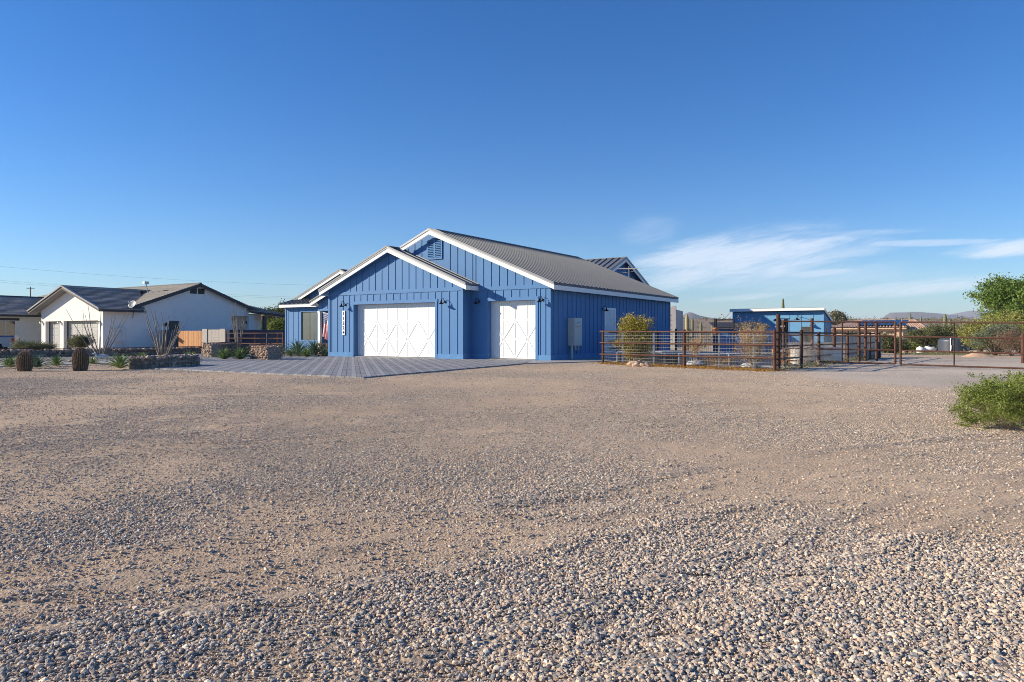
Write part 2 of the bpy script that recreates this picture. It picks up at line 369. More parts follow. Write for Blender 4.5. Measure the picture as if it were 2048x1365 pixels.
PALETTE = [(0.0, (0.10, 0.102, 0.10)), (0.12, (0.24, 0.235, 0.225)), (0.30, (0.50, 0.38, 0.27)), (0.5, (0.38, 0.33, 0.265)), (0.62, (0.62, 0.47, 0.33)),
           (0.74, (0.44, 0.31, 0.225)), (0.84, (0.20, 0.205, 0.20)), (0.92, (0.68, 0.59, 0.46))]
build_ground()

def in_poly(x, y, P):
    c = False; n = len(P)
    for i in range(n):
        x1, y1 = P[i]; x2, y2 = P[(i + 1) % n]
        if (y1 > y) != (y2 > y) and x < (x2 - x1) * (y - y1) / (y2 - y1) + x1: c = not c
    return c
DRIVE_POLY = [tuple(G(px, py).xy) for px, py in ((727, 757), (1048, 729), (1102, 727.5))]

def build_gravel():
    """loose stones on the yard: one 'stuff' object that scatters them by geometry nodes"""
    sx = 0.22
    vs = []; fs = []; dn = []; sz = []; idx = {}
    y = 1.4; rows = []
    while y < 30:
        hw = 0.74 * y + 1.1; rows.append((y, hw)); y += 0.16 if y < 8 else 0.26
    step = 0.2
    for j in range(len(rows) - 1):
        y0, hw = rows[j][0], rows[j + 1][1]; y1 = rows[j + 1][0]
        n = int(2 * hw / step)
        for i in range(n):
            x0 = -hw + i * 2 * hw / n; x1 = -hw + (i + 1) * 2 * hw / n
            xc = (x0 + x1) / 2; yc = (y0 + y1) / 2
            if in_poly(xc, yc, PAVED): continue
            o = len(vs)
            for (a, b_) in ((x0, y0), (x1, y0), (x1, y1), (x0, y1)):
                vs.append((a, b_, height(a, b_) + 0.003))
                g = gravel_mask(a, b_); r = road_mask(a, b_)
                base = 12500 if b_ < 3.4 else (12500 * (3.4 / b_) ** 1.5)
                d = base * (0.26 + 0.74 * g) * (1 - 0.8 * r)
                dn.append(d)
                sz.append((0.0040 + 0.0013 * g * (1 - sst(3, 7, b_)) + 0.0015 * sst(6, 16, b_)) * (1 - 0.4 * r))
            fs.append((o, o + 1, o + 2, o + 3))
    me = bpy.data.meshes.new('gravel'); me.from_pydata(vs, [], fs)
    for nm, dat in (('dens', dn), ('ssize', sz)):
        a = me.attributes.new(nm, 'FLOAT', 'POINT'); a.data.foreach_set('value', dat)
    sm = bpy.data.materials.new('gravel_stone'); sm.use_nodes = True; nt = sm.node_tree; N = nt.nodes; L = nt.links
    b = N['Principled BSDF']; b.inputs['Roughness'].default_value = 0.85; b.inputs['Specular IOR Level'].default_value = 0.25
    oi = N.new('ShaderNodeObjectInfo'); cr = N.new('ShaderNodeValToRGB'); cr.color_ramp.interpolation = 'LINEAR'; e = cr.color_ramp.elements
    while len(e) > 1: e.remove(e[0])
    e[0].position = 0; e[0].color = (*PALETTE[0][1], 1)
    for p, c in PALETTE[1:] + [(1.0, (0.42, 0.33, 0.25))]: q = e.new(p); q.color = (*c, 1)
    L.new(oi.outputs['Random'], cr.inputs[0])
    tc = N.new('ShaderNodeTexCoord'); nz = N.new('ShaderNodeTexNoise'); nz.inputs['Scale'].default_value = 2.0; L.new(tc.outputs['Object'], nz.inputs['Vector'])
    mr = N.new('ShaderNodeMapRange'); L.new(nz.outputs[0], mr.inputs[0]); mr.inputs[3].default_value = 0.8; mr.inputs[4].default_value = 1.5
    vm = N.new('ShaderNodeVectorMath'); vm.operation = 'SCALE'; L.new(cr.outputs[0], vm.inputs[0]); L.new(mr.outputs[0], vm.inputs['Scale']); L.new(vm.outputs[0], b.inputs['Base Color'])
    o = bpy.data.objects.new('gravel', me); COL.objects.link(o); tag(o, 'loose grey and pinkish gravel spread over the dirt yard', 'gravel', kind='stuff')
    ng = bpy.data.node_groups.new('scatter_gravel', 'GeometryNodeTree')
    ng.interface.new_socket('Geometry', in_out='INPUT', socket_type='NodeSocketGeometry'); ng.interface.new_socket('Geometry', in_out='OUTPUT', socket_type='NodeSocketGeometry')
    N = ng.nodes; L = ng.links; gi = N.new('NodeGroupInput'); go = N.new('NodeGroupOutput')
    def named(nm):
        n = N.new('GeometryNodeInputNamedAttribute'); n.data_type = 'FLOAT'; n.inputs['Name'].default_value = nm; return n.outputs[0]
    dp = N.new('GeometryNodeDistributePointsOnFaces'); dp.distribute_method = 'RANDOM'
    L.new(gi.outputs[0], dp.inputs['Mesh']); L.new(named('dens'), dp.inputs['Density']); dp.inputs['Seed'].default_value = 3
    join = N.new('GeometryNodeGeometryToInstance')
    for k in range(6):
        ic = N.new('GeometryNodeMeshIcoSphere'); ic.inputs['Radius'].default_value = 1.0; ic.inputs['Subdivisions'].default_value = 1 + k % 2
        pos = N.new('GeometryNodeInputPosition'); nz = N.new('ShaderNodeTexNoise'); nz.noise_dimensions = '4D'
        nz.inputs['W'].default_value = 7.3 * k + 1; nz.inputs['Scale'].default_value = 0.9; nz.inputs['Detail'].default_value = 1.0
        L.new(pos.outputs[0], nz.inputs['Vector'])
        v = N.new('ShaderNodeVectorMath'); v.operation = 'SUBTRACT'; L.new(nz.outputs['Color'], v.inputs[0]); v.inputs[1].default_value = (0.5, 0.5, 0.5)
        v2 = N.new('ShaderNodeVectorMath'); v2.operation = 'SCALE'; L.new(v.outputs[0], v2.inputs[0]); v2.inputs['Scale'].default_value = 1.7
        sp = N.new('GeometryNodeSetPosition'); L.new(ic.outputs[0], sp.inputs['Geometry']); L.new(v2.outputs[0], sp.inputs['Offset'])
        tf = N.new('GeometryNodeTransform'); L.new(sp.outputs[0], tf.inputs[0]); tf.inputs['Scale'].default_value = (1.2, 0.95 - 0.05 * (k % 3), 0.62 + 0.06 * (k % 4))
        smth = N.new('GeometryNodeSetMaterial'); smth.inputs['Material'].default_value = sm; L.new(tf.outputs[0], smth.inputs[0])
        L.new(smth.outputs[0], join.inputs[0])
    ip = N.new('GeometryNodeInstanceOnPoints'); L.new(dp.outputs['Points'], ip.inputs['Points']); L.new(join.outputs[0], ip.inputs['Instance'])
    ip.inputs['Pick Instance'].default_value = True
    rr = N.new('FunctionNodeRandomValue'); rr.data_type = 'FLOAT_VECTOR'; rr.inputs[0].default_value = (-0.35, -0.35, 0); rr.inputs[1].default_value = (0.35, 0.35, 6.28)
    L.new(rr.outputs[0], ip.inputs['Rotation'])
    rs = N.new('FunctionNodeRandomValue'); rs.data_type = 'FLOAT'; rs.inputs[2].default_value = 0.0; rs.inputs[3].default_value = 1.0; rs.inputs['Seed'].default_value = 5
    pw = N.new('ShaderNodeMath'); pw.operation = 'POWER'; L.new(rs.outputs[1], pw.inputs[0]); pw.inputs[1].default_value = 4.5
    ma = N.new('ShaderNodeMath'); ma.operation = 'MULTIPLY_ADD'; L.new(pw.outputs[0], ma.inputs[0]); ma.inputs[1].default_value = 1.7; ma.inputs[2].default_value = 0.55
    mu = N.new('ShaderNodeMath'); mu.operation = 'MULTIPLY'; L.new(ma.outputs[0], mu.inputs[0]); L.new(named('ssize'), mu.inputs[1])
    L.new(mu.outputs[0], ip.inputs['Scale'])
    L.new(ip.outputs[0], go.inputs[0])
    md = o.modifiers.new('scatter', 'NODES'); md.node_group = ng

# ------------------------------------------------------------------ driveway and paths
HF = Frame(1101, F * CH / 52.0)                       # the blue house: its front right corner
def build_paving():
    global PAVED
    gp = lambda px, py: tuple(G(px, py).xy)
    h = lambda lx, ly: tuple(HF.w(lx, ly).xy)
    P = [gp(727, 757), gp(1046, 729), h(-0.6, -0.35), h(-0.6, 0.0), h(-3.95, 0.0), h(-3.95, -0.6), h(-12.07, -0.6), h(-12.4, -1.2), h(-14.0, 0.6), h(-21.5, -1.2), h(-25.5, -2.6),
         gp(405, 721.5), gp(300, 728), gp(262, 733), gp(300, 738.6), gp(370, 741.3), gp(470, 746)]
    PAVED = P
    mb = MB(); mb.prism([(x, y, -0.05) for x, y in P], (0, 0, 0.082))
    m = bpy.data.materials.new('grey_pavers'); m.use_nodes = True; nt = m.node_tree; N = nt.nodes; L = nt.links
    b = N['Principled BSDF']; b.inputs['Roughness'].default_value = 0.8; b.inputs['Specular IOR Level'].default_value = 0.25
    tc = N.new('ShaderNodeTexCoord'); mp = N.new('ShaderNodeMapping'); mp.inputs['Rotation'].default_value = (0, 0, R(90 - 10.5 - 2)); L.new(tc.outputs['Object'], mp.inputs[0])
    br = N.new('ShaderNodeTexBrick'); br.inputs['Scale'].default_value = 1.0; br.inputs['Brick Width'].default_value = 0.23; br.inputs['Row Height'].default_value = 0.125
    br.inputs['Mortar Size'].default_value = 0.006; br.offset = 0.5
    br.inputs['Color1'].default_value = (0.19, 0.19, 0.20, 1); br.inputs['Color2'].default_value = (0.29, 0.29, 0.30, 1); br.inputs['Mortar'].default_value = (0.05, 0.05, 0.05, 1)
    L.new(mp.outputs[0], br.inputs['Vector'])
    sp = N.new('ShaderNodeSeparateXYZ'); L.new(mp.outputs[0], sp.inputs[0])
    # every third course is laid in a lighter paver
    def mth(op, a, v=None, v2=None):
        n = N.new('ShaderNodeMath'); n.operation = op; L.new(a, n.inputs[0])
        if v is not None: n.inputs[1].default_value = v
        if v2 is not None: n.inputs[2].default_value = v2
        return n.outputs[0]
    md_ = mth('FLOORED_MODULO', sp.outputs[1], 0.375); gt = mth('LESS_THAN', md_, 0.125)
    mx = N.new('ShaderNodeMix'); mx.data_type = 'RGBA'; L.new(mth('MULTIPLY', gt, 0.42), mx.inputs[0]); L.new(br.outputs[0], mx.inputs[6]); mx.inputs[7].default_value = (0.42, 0.41, 0.40, 1)
    nz = N.new('ShaderNodeTexNoise'); nz.inputs['Scale'].default_value = 1.2; nz.inputs['Detail'].default_value = 8; L.new(tc.outputs['Object'], nz.inputs['Vector'])
    mr = N.new('ShaderNodeMapRange'); L.new(nz.outputs[0], mr.inputs[0]); mr.inputs[3].default_value = 0.7; mr.inputs[4].default_value = 1.35
    vm = N.new('ShaderNodeVectorMath'); vm.operation = 'SCALE'; L.new(mx.outputs[2], vm.inputs[0]); L.new(mr.outputs[0], vm.inputs['Scale']); L.new(vm.outputs[0], b.inputs['Base Color'])
    bp = N.new('ShaderNodeBump'); bp.inputs['Strength'].default_value = 0.5; bp.inputs['Distance'].default_value = 0.006; bp.invert = True
    L.new(br.outputs['Fac'], bp.inputs['Height']); L.new(bp.outputs[0], b.inputs['Normal'])
    recalc(tag(mb.build('paved_driveway', m), 'grey paver driveway with lighter diagonal courses', kind='structure'))
    # concrete apron running past the right corner of the house
    c = MB(); c.prism([(*h(-0.6, -0.37), -0.05), (*gp(1052, 728.6), -0.05), (*gp(1206, 724.5), -0.05), (*h(1.6, 9.0), -0.05), (*h(0.02, 9.0), -0.05), (*h(0.02, -0.37), -0.05)], (0, 0, 0.085))
    recalc(tag(c.build('concrete_path', M_conc), 'pale concrete path along the shaded side of the blue house', kind='structure'))
    # grey drive curb running off to the left in front of the stone walls
    k = MB(); k.prism([(*gp(-60, 735.5), -0.05), (*gp(235, 727), -0.05), (*gp(262, 733), -0.05), (*gp(300, 728), -0.05), (*gp(240, 722), -0.05), (*gp(-60, 728.5), -0.05)], (0, 0, 0.07))
    recalc(tag(k.build('curb_path', M_conc), 'pale concrete edging strip left of the driveway', kind='structure'))
    d = MB(); d.prism([(*gp(-60, 728), -0.03), (*gp(240, 721.5), -0.03), (*gp(420, 720), -0.03), (*gp(560, 716), -0.03), (*gp(560, 711), -0.03), (*gp(-60, 713), -0.03)], (0, 0, 0.036))
    md2 = mat('dark_chippings', (0.20, 0.185, 0.17), 0.95, var=0.4, scale=60, bump=0.5, bscale=120)
    recalc(tag(d.build('side_drive', md2), 'grey chipping drive along the stone walls', kind='structure'))
build_paving()
build_gravel()

# ------------------------------------------------------------------ hills and far mountains
def sheet(name, xs, ys, hf, m, label):
    vs = [(x, y, hf(x, y)) for y in ys for x in xs]; nx = len(xs)
    fs = [(j * nx + i, j * nx + i + 1, (j + 1) * nx + i + 1, (j + 1) * nx + i) for j in range(len(ys) - 1) for i in range(nx - 1)]
    me = bpy.data.meshes.new(name); me.from_pydata(vs, [], fs); me.polygons.foreach_set('use_smooth', [True] * len(fs)); me.materials.append(m)
    o = bpy.data.objects.new(name, me); COL.objects.link(o); return tag(o, label, kind='structure')
def hill_h(x, y):
    r = x / y
    H = 7.3 + 2.0 * sst(-0.18, -0.34, r) + 0.9 * fb(x, y, 60, 3) + 0.6 * sst(0.20, 0.30, r)
    t = sst(150, 300, y)
    H = H * t - 1.0 * (1 - t) + 0.5 * fb(x, y, 14, 3) * t
    return H * (1 - sst(340, 520, y)) - 1.2 * sst(340, 520, y) - 0.2 - 0.9 * (1 - sst(150, 170, y))
M_hill = mat('desert_hillside', (0.23, 0.165, 0.115), 0.95, var=0.5, scale=0.12, detail=9, bump=0.5, bscale=1.0)
sheet('hill', [-330 + 6 * i for i in range(126)], [148 + 6 * j for j in range(64)], hill_h, M_hill, 'brown desert hillside rising behind the houses')
def mesa_h(x, y):
    px = CX + F * x / y
    prof = [(1690, 0), (1728, 8), (1745, 12), (1752, 11), (1768, 22), (1778, 30), (1800, 30.5), (1826, 32), (1850, 30), (1880, 28.5), (1915, 25), (1950, 22), (2000, 16), (2100, 12), (2300, 10)]
    q = 0
    for (a, b), (c, d) in zip(prof, prof[1:]):
        if a <= px <= c: q = b + (d - b) * (px - a) / (c - a)
    if px > 2300: q = 10
    H = (q + 16) * 3500 / F
    e = sst(2900, 3500, y) * (1 - sst(3700, 4300, y))
    return -5 + (H + 14 * fb(x, y, 260, 4) * e) * e
M_mtn = mat('far_mountain', (0.125, 0.10, 0.095), 0.95, var=0.35, scale=0.008, detail=8)
sheet('mesa', [1450 + 25 * i for i in range(110)], [2850 + 50 * j for j in range(30)], mesa_h, M_mtn, 'long flat-topped mesa on the right horizon')
def peak_h(x, y):
    px = CX + F * x / y
    prof = [(1340, 0), (1362, 6), (1374, 13), (1380, 14.5), (1386, 13), (1398, 8), (1420, 4), (1460, 0)]
    q = 0
    for (a, b), (c, d) in zip(prof, prof[1:]):
        if a <= px <= c: q = b + (d - b) * (px - a) / (c - a)
    e = sst(2500, 2900, y) * (1 - sst(3100, 3600, y))
    return -5 + ((q + 33) * 3000 / F + 6 * fb(x, y, 120, 3)) * e * (1 if 1340 < px < 1460 else 0.55)
sheet('peak', [560 + 12 * i for i in range(45)], [2450 + 40 * j for j in range(30)], peak_h, M_mtn, 'small conical peak on the horizon between house and shed')
def ridge_h(x, y):
    px = CX + F * x / y
    q = 44 + 7 * sst(1900, 1945, px) * (1 - sst(1945, 2100, px)) * 1.0
    e = sst(4600, 5200, y) * (1 - sst(5400, 5900, y))
    return -5 + (q * 5200 / F) * e * sst(1830, 1900, px)
sheet('far_ridge', [2800 + 60 * i for i in range(34)], [4500 + 100 * j for j in range(16)], ridge_h, M_mtn, 'faint distant ridge behind the mesa')
# ------------------------------------------------------------------ building helpers (in a building's own axes)
def battens_front(mb, y, x0, x1, zlo, zhi, step=0.406, w=0.045, t=0.02, skip=()):
    """zlo / zhi may be functions of x; battens stand proud of a wall that faces -y"""
    n = int((x1 - x0) / step); x = x0 + ((x1 - x0) - n * step) / 2
    while x <= x1 + 1e-6:
        a = zlo(x) if callable(zlo) else zlo; b = zhi(x) if callable(zhi) else zhi
        if b - a > 0.06 and not any(p < x < q for p, q in skip): mb.box(x - w / 2, x + w / 2, y - t, y + 0.003, a, b)
        x += step
def battens_side(mb, x, y0, y1, zlo, zhi, step=0.406, w=0.045, t=0.02, skip=()):
    y = y0 + step * 0.6
    while y <= y1:
        b = zhi(y) if callable(zhi) else zhi; a = zlo(y) if callable(zlo) else zlo
        if b - a > 0.06 and not any(p < y < q for p, q in skip): mb.box(x - 0.003, x + t, y - w / 2, y + w / 2, a, b)
        y += step
def seam_slope(mb, eave0, eave1, ridge0, ridge1, thick=0.06, rib=0.4, rw=0.045, rh=0.06):
    """metal roof slope: slab + ribs running from eave to ridge; eave0-eave1 along the eave, ridge0 above eave0"""
    e0, e1, r0, r1 = (Vector(p) for p in (eave0, eave1, ridge0, ridge1))
    nrm = (e1 - e0).cross(r0 - e0).normalized()
    if nrm.z < 0: nrm = -nrm
    d = nrm * thick
    mb.hexa([tuple(p) for p in (e0 - d, e1 - d, r1 - d, r0 - d, e0, e1, r1, r0)])
    L = (e1 - e0).length; n = max(1, int(L / rib))
    for i in range(n + 1):
        t = i / n; p = e0.lerp(e1, t); q = r0.lerp(r1, t)
        if (q - p).length > 0.15: mb.bar(p + nrm * (rh / 2 - 0.003), q + nrm * (rh / 2 - 0.003), rw, rh, up=nrm)
def rake_board(mb, y, t, ex, ez, px_, pz, depth=0.17, drop=0.0):
    """fascia board along a gable rake in the plane y..y+t, from the eave (ex, ez) to the peak (px_, pz); z values are its top edge"""
    mb.prism([(ex, y, ez - drop), (px_, y, pz - drop), (px_, y, pz - drop - depth), (ex, y, ez - drop - depth)], (0, t, 0))
def tile_slope(mb, e0, e1, r0, r1, course=0.34, lift=0.05, thick=0.05, rg=rnd):
    """overlapping courses of flat tile between an eave line and a ridge line"""
    e0, e1, r0, r1 = (Vector(p) for p in (e0, e1, r0, r1))
    nrm = (e1 - e0).cross(r0 - e0); nrm = nrm.normalized() if nrm.length > 1e-6 else (e1 - e0).cross(r1 - e0).normalized()
    if nrm.z < 0: nrm = -nrm
    L = max((r0 - e0).length, (r1 - e1).length); n = max(2, int(L / course))
    for i in range(n):
        a0 = e0.lerp(r0, i / n); a1 = e1.lerp(r1, i / n); b0 = e0.lerp(r0, (i + 1) / n); b1 = e1.lerp(r1, (i + 1) / n)
        w = (a1 - a0).length; k = max(1, int(w / 1.3))
        for j in range(k):
            c0 = a0.lerp(a1, j / k); c1 = a0.lerp(a1, (j + 1) / k); d0 = b0.lerp(b1, j / k); d1 = b0.lerp(b1, (j + 1) / k)
            mb.hexa([tuple(p) for p in (c0 - nrm * thick, c1 - nrm * thick, d1 - nrm * thick, d0 - nrm * thick, c0 + nrm * lift, c1 + nrm * lift, d1, d0)], rg.random())
def barn_lamp(parent, p, out, label=None, s=1.0):
    """gooseneck lamp: wall plate, curved arm, wide shade; 'out' is the horizontal direction away from the wall"""
    p = Vector(p); o = Vector(out).normalized(); up = Vector((0, 0, 1))
    mb = MB(); mb.lathe([(0.0, 0.0), (0.055, 0.0), (0.055, 0.02), (0.03, 0.035), (0.0, 0.035)], p + o * 0.002, 14, axis=o)
    lamp = tag(mb.build('wall_lamp', M_black, parent), label)
    arm = MB(); pts = [p + o * 0.03]
    for k in range(9):
        a = math.pi * k / 8; pts.append(p + o * (0.03 + 0.13 * (1 - math.cos(a)) ) * s + up * (0.02 + 0.17 * math.sin(a)) * s)
    arm.tube(pts, 0.011, 7); arm.build('arm', M_black, lamp)
    sh = MB(); c = pts[-1]
    sh.lathe([(0.02, 0.03), (0.03, 0.02), (0.035, -0.04), (0.06, -0.07), (0.12, -0.11), (0.125, -0.122), (0.115, -0.118), (0.05, -0.08), (0.0, -0.07)], c, 20)
    sh.build('lamp_shade', M_black, lamp)
    bl = MB(); bl.lathe([(0.0, -0.11), (0.03, -0.10), (0.035, -0.075), (0.0, -0.06)], c, 10); bl.build('bulb', mat('milk_glass', (0.7, 0.7, 0.66), 0.3), lamp)
    return lamp
def garage_door(parent, x0, x1, y, z0, z1, cols):
    """three sections: plain planks on top, crossed braces below"""
    W = x1 - x0; H = z1 - z0
    mb = MB(); mb.box(x0, x1, y, y + 0.05, z0, z1)
    # plank joints
    n = int(W / 0.1016 / 1.0)
    pl = MB(); pw = W / n
    for i in range(n): pl.box(x0 + i * pw + 0.004, x0 + (i + 1) * pw - 0.004, y - 0.006, y + 0.002, z0, z1)
    d = mb.build('garage_door', M_white, parent); pl.build('planking', M_white, d)
    tr = MB(); f = y - 0.011; b = y - 0.004
    sec = [z0, z0 + H / 3, z0 + 2 * H / 3, z1]
    for k, z in enumerate(sec):
        h = 0.045; tr.box(x0, x1, f, b, max(z0, z - h), min(z1, z + h) )
    cw = W / cols
    for i in range(cols + 1):
        x = x0 + i * cw; tr.box(max(x0, x - 0.032), min(x1, x + 0.032), f - 0.003, b, z0 + 0.001, z1 - 0.001)
    for i in range(cols):
        a = x0 + i * cw; c = a + cw; up = (i % 2 == 1)
        for (zl, zh, fl) in ((sec[1], sec[2], up), (sec[0], sec[1], not up)):
            p = (a, zl) if fl else (a, zh); q = (c, zh) if fl else (c, zl)
            tr.bar((p[0], y - 0.0105, p[1]), (q[0], y - 0.0105, q[1]), 0.016, 0.085)
    tr.build('door_trim', M_white, d)
    seal = MB(); seal.box(x0, x1, y - 0.03, y + 0.05, z0 - 0.02, z0); seal.build('bottom_seal', M_black, d)
    return d

# ------------------------------------------------------------------ the blue house
SL = 0.4167
def blue_house():
    H = HF; T = thing('blue_house', H.o, H.rot, 'blue board and batten house with grey metal roofs and white garage doors', 'house')
    # --- measured sizes
    ridge_x = H.lx(-0.35, 857); hw = abs(ridge_x); eo = 0.36
    ze = H.z(eo, -0.35, 566.5); zr = ze + (hw + eo) * SL; dep = 13.6
    wing_r, wing_l = H.lx(-0.6, 926), H.lx(-0.6, 657.4); wy = -0.6
    wpx = H.lx(-0.95, 774); wez_r = wing_r + 0.40; wz = H.z(wpx, -0.95, 494); wel = wpx - (wez_r - wpx); we = wz - (wez_r - wpx) * SL
    top = lambda x: zr - abs(x - ridge_x) * SL            # roof top surface over the main body
    wtop = lambda x: wz - abs(x - wpx) * SL
    band_lo, band_hi = 2.96, 3.12
    door_top = 2.50
    d2l, d2r = H.lx(0, 975.8), H.lx(0, 1071.5)
    d1l, d1r = H.lx(wy, 707.8), H.lx(wy, 870.5)
    PL = 0.24                                             # plinth height
    # --- main front wall
    w = MB(); T_ = 0.2
    def roof_under(x): return min(top(x), 99) - 0.10
    w.box(wing_r, d2l, 0, T_, PL, door_top); w.box(d2r, 0, 0, T_, PL, door_top)
    w.prism([(wing_r - 5.0, 0, door_top), (0, 0, door_top), (0, 0, roof_under(0)), (ridge_x, 0, zr - 0.10), (wing_r - 5.0, 0, roof_under(wing_r - 5.0))], (0, T_, 0))
    # right side wall, rear wall
    w.box(-T_, 0, T_, dep, PL, roof_under(-0.02) - 0.02); w.prism([(-12, dep, 0), (0, dep, 0), (0, dep, roof_under(0) - 0.02), (ridge_x, dep, zr - 0.12), (-12, dep, roof_under(-12))], (0, -T_, 0))
    battens_front(w, 0, wing_r + 0.2, -0.05, band_hi, lambda x: roof_under(x) - 0.02, skip=((H.lx(0, 853), H.lx(0, 886)),))
    battens_front(w, 0, wpx - 0.5, wing_r + 0.15, lambda x: wtop(x) + 0.03, lambda x: roof_under(x) - 0.02, skip=((H.lx(0, 852), H.lx(0, 887)),))
    battens_front(w, 0, d2l - 0.05, d2r + 0.02, door_top + 0.13, band_lo)
    for x in (d2r + 0.17, -0.27): w.box(x, x + 0.045, -0.02, 0.003, PL, band_lo)
    battens_side(w, 0, 0.0, dep, PL, ze - 0.1, skip=())
    # --- wing walls
    g = roof_g = lambda x: wtop(x) - 0.10
    w.box(wing_l, d1l, wy, wy + T_, PL, door_top); w.box(d1r, wing_r, wy, wy + T_, PL, door_top)
    w.prism([(wing_l, wy, door_top), (wing_r, wy, door_top), (wing_r, wy, g(wing_r)), (wpx, wy, wz - 0.10), (wing_l, wy, g(wing_l))], (0, T_, 0))
    w.box(wing_r - T_, wing_r, wy + T_, 0.0, PL, g(wing_r)); w.box(wing_l, wing_l + T_, wy + T_, 7.5, 0.0, g(wing_l))
    battens_front(w, wy, wing_l + 0.06, wing_r - 0.04, band_hi, lambda x: g(x) - 0.02)
    battens_front(w, wy, d1l - 0.03, d1r + 0.03, door_top + 0.13, band_lo)
    battens_front(w, wy, wing_l + 0.02, d1l - 0.14, PL, band_lo, step=0.40)
    for x in (wing_l + 0.19, wing_l + 0.60, wing_l + 1.02): pass
    battens_front(w, wy, d1r + 0.14, wing_r - 0.12, PL, band_lo, step=0.43)
    wall = recalc(w.build('wall', M_blue, T))
    # --- trim boards of the same blue
    t = MB()
    t.box(wing_r + 0.02, 0.0, -0.028, -0.0005, band_lo, band_hi); t.box(wing_l, wing_r, wy - 0.028, wy - 0.0005, band_lo, band_hi)
    for (a, b, y) in ((d2l, d2r, 0), (d1l, d1r, wy)):
        t.box(a - 0.14, b + 0.14, y - 0.03, y - 0.0005, door_top, door_top + 0.14)
        t.box(a - 0.12, a, y - 0.03, y - 0.0005, 0.045, door_top); t.box(b, b + 0.12, y - 0.03, y - 0.0005, 0.045, door_top)
    t.box(-0.10, 0.022, -0.027, -0.0005, PL, band_lo); t.box(0.0005, 0.024, 0.0, 0.10, PL, ze - 0.08)
    t.box(wing_r - 0.10, wing_r + 0.02, wy - 0.027, wy - 0.0005, PL, band_lo); t.box(wing_l - 0.02, wing_l + 0.10, wy - 0.027, wy - 0.0005, PL, band_lo)
    t.build('trim_board', M_blue, T)
    # --- plinth
    p = MB(); p.box(d2r, 0.02, -0.02, T_, 0, PL); p.box(-T_, 0.02, T_, dep, 0, PL); p.build('plinth', M_plinth, T)
    p = MB(); p.box(wing_l - 0.02, d1l, wy - 0.02, wy + T_, 0, PL); p.build('plinth', M_plinth, T)
    p = MB(); p.box(d1r, wing_r + 0.02, wy - 0.02, wy + T_, 0, PL); p.box(wing_r - T_, wing_r + 0.02, wy + T_, -0.02, 0, PL); p.box(wing_r, d2l, -0.02, T_, 0, PL); p.build('plinth', M_plinth, T)
    # --- garage doors set back in their openings
    for (a, b, y, n) in ((d1l, d1r, wy, 8), (d2l, d2r, 0.0, 4)):
        r = MB(); r.box(a - 0.2, a, y + T_, y + 0.42, 0.045, door_top + 0.2); r.box(b, b + 0.2, y + T_, y + 0.42, 0.045, door_top + 0.2); r.box(a, b, y + T_, y + 0.42, door_top, door_top + 0.2)
        r.build('door_reveal', M_blue, T)
        garage_door(T, a + 0.001, b - 0.001, y + 0.27, 0.07, door_top - 0.002, n)
        s = MB(); s.box(a, b, y + 0.02, y + 0.26, -0.02, 0.052); s.build('threshold', M_conc, T)
    # --- louvred vent under the main peak
    vl, vr = H.lx(-0.02, 854), H.lx(-0.02, 884.5); vz0 = H.z((vl + vr) / 2, 0, 515.5); vz1 = H.z((vl + vr) / 2, 0, 476)
    vz1 = min(vz1, 5.33)
    fr = MB(); mid = (vl + vr) / 2
    for a, b in ((vl, vl + 0.07), (mid - 0.05, mid + 0.05), (vr - 0.07, vr)): fr.box(a, b, -0.045, -0.001, vz0, vz1)
    fr.box(vl, vr, -0.043, -0.001, vz0 - 0.09, vz0); fr.box(vl, vr, -0.043, -0.001, vz1, vz1 + 0.08)
    vent = fr.build('vent', M_blue, T)
    lv = MB(); n = 10
    for (a, b) in ((vl + 0.07, mid - 0.05), (mid + 0.05, vr - 0.07)):
        for k in range(n):
            z = vz0 + (k + 0.5) * (vz1 - vz0) / n; h = (vz1 - vz0) / n * 0.5
            lv.hexa([(a, -0.06, z - h), (b, -0.06, z - h), (b, -0.004, z + h * .55), (a, -0.004, z + h * .55), (a, -0.06, z - h + 0.012), (b, -0.06, z - h + 0.012), (b, -0.004, z + h * .55 + 0.012), (a, -0.004, z + h * .55 + 0.012)])
    lv.build('louvre', M_blue, vent)
    bk = MB(); bk.box(vl + 0.07, vr - 0.07, -0.003, -0.001, vz0, vz1); bk.build('vent_backing', M_black, vent)
    # --- roofs
    def gable_roof(nm, x_l, x_r, xp, zp, y0, y1, left_from=None, right_to=None, rib=0.4):
        z_l = zp - (xp - x_l) * SL; z_r = zp - (x_r - xp) * SL
        mb = MB(); yl = y0 if left_from is None else left_from
        seam_slope(mb, (x_r, y0 - 0.02, z_r), (x_r, y1 if right_to is None else right_to, z_r), (xp, y0 - 0.02, zp), (xp, y1 if right_to is None else right_to, zp), rib=rib)
        if x_l is not None: seam_slope(mb, (x_l, yl - 0.02, z_l), (x_l, y1, z_l), (xp, yl - 0.02, zp), (xp, y1, zp), rib=rib)
        mb.bar((xp, yl - 0.02, zp + 0.02), (xp, y1, zp + 0.02), 0.16, 0.05)
        rf = mb.build(nm, M_roof, T); return rf, z_l, z_r
    # main roof
    rf, _, _ = gable_roof('roof', -12.36 if True else None, eo, ridge_x, zr, -0.35, dep + 0.3, left_from=0.1)
    fs = MB()
    rake_board(fs, -0.35, 0.03, eo, ze, ridge_x, zr, 0.18, 0.065); rake_board(fs, -0.35, 0.03, wpx + 0.25, top(wpx + 0.25), ridge_x, zr, 0.18, 0.065)
    fs.box(eo - 0.03, eo, -0.32, dep + 0.3, ze - 0.25, ze - 0.065)
    rake_board(fs, dep + 0.27, 0.03, eo, ze, ridge_x, zr, 0.18, 0.065)
    recalc(fs.build('fascia', M_white, rf))
    ed = MB()
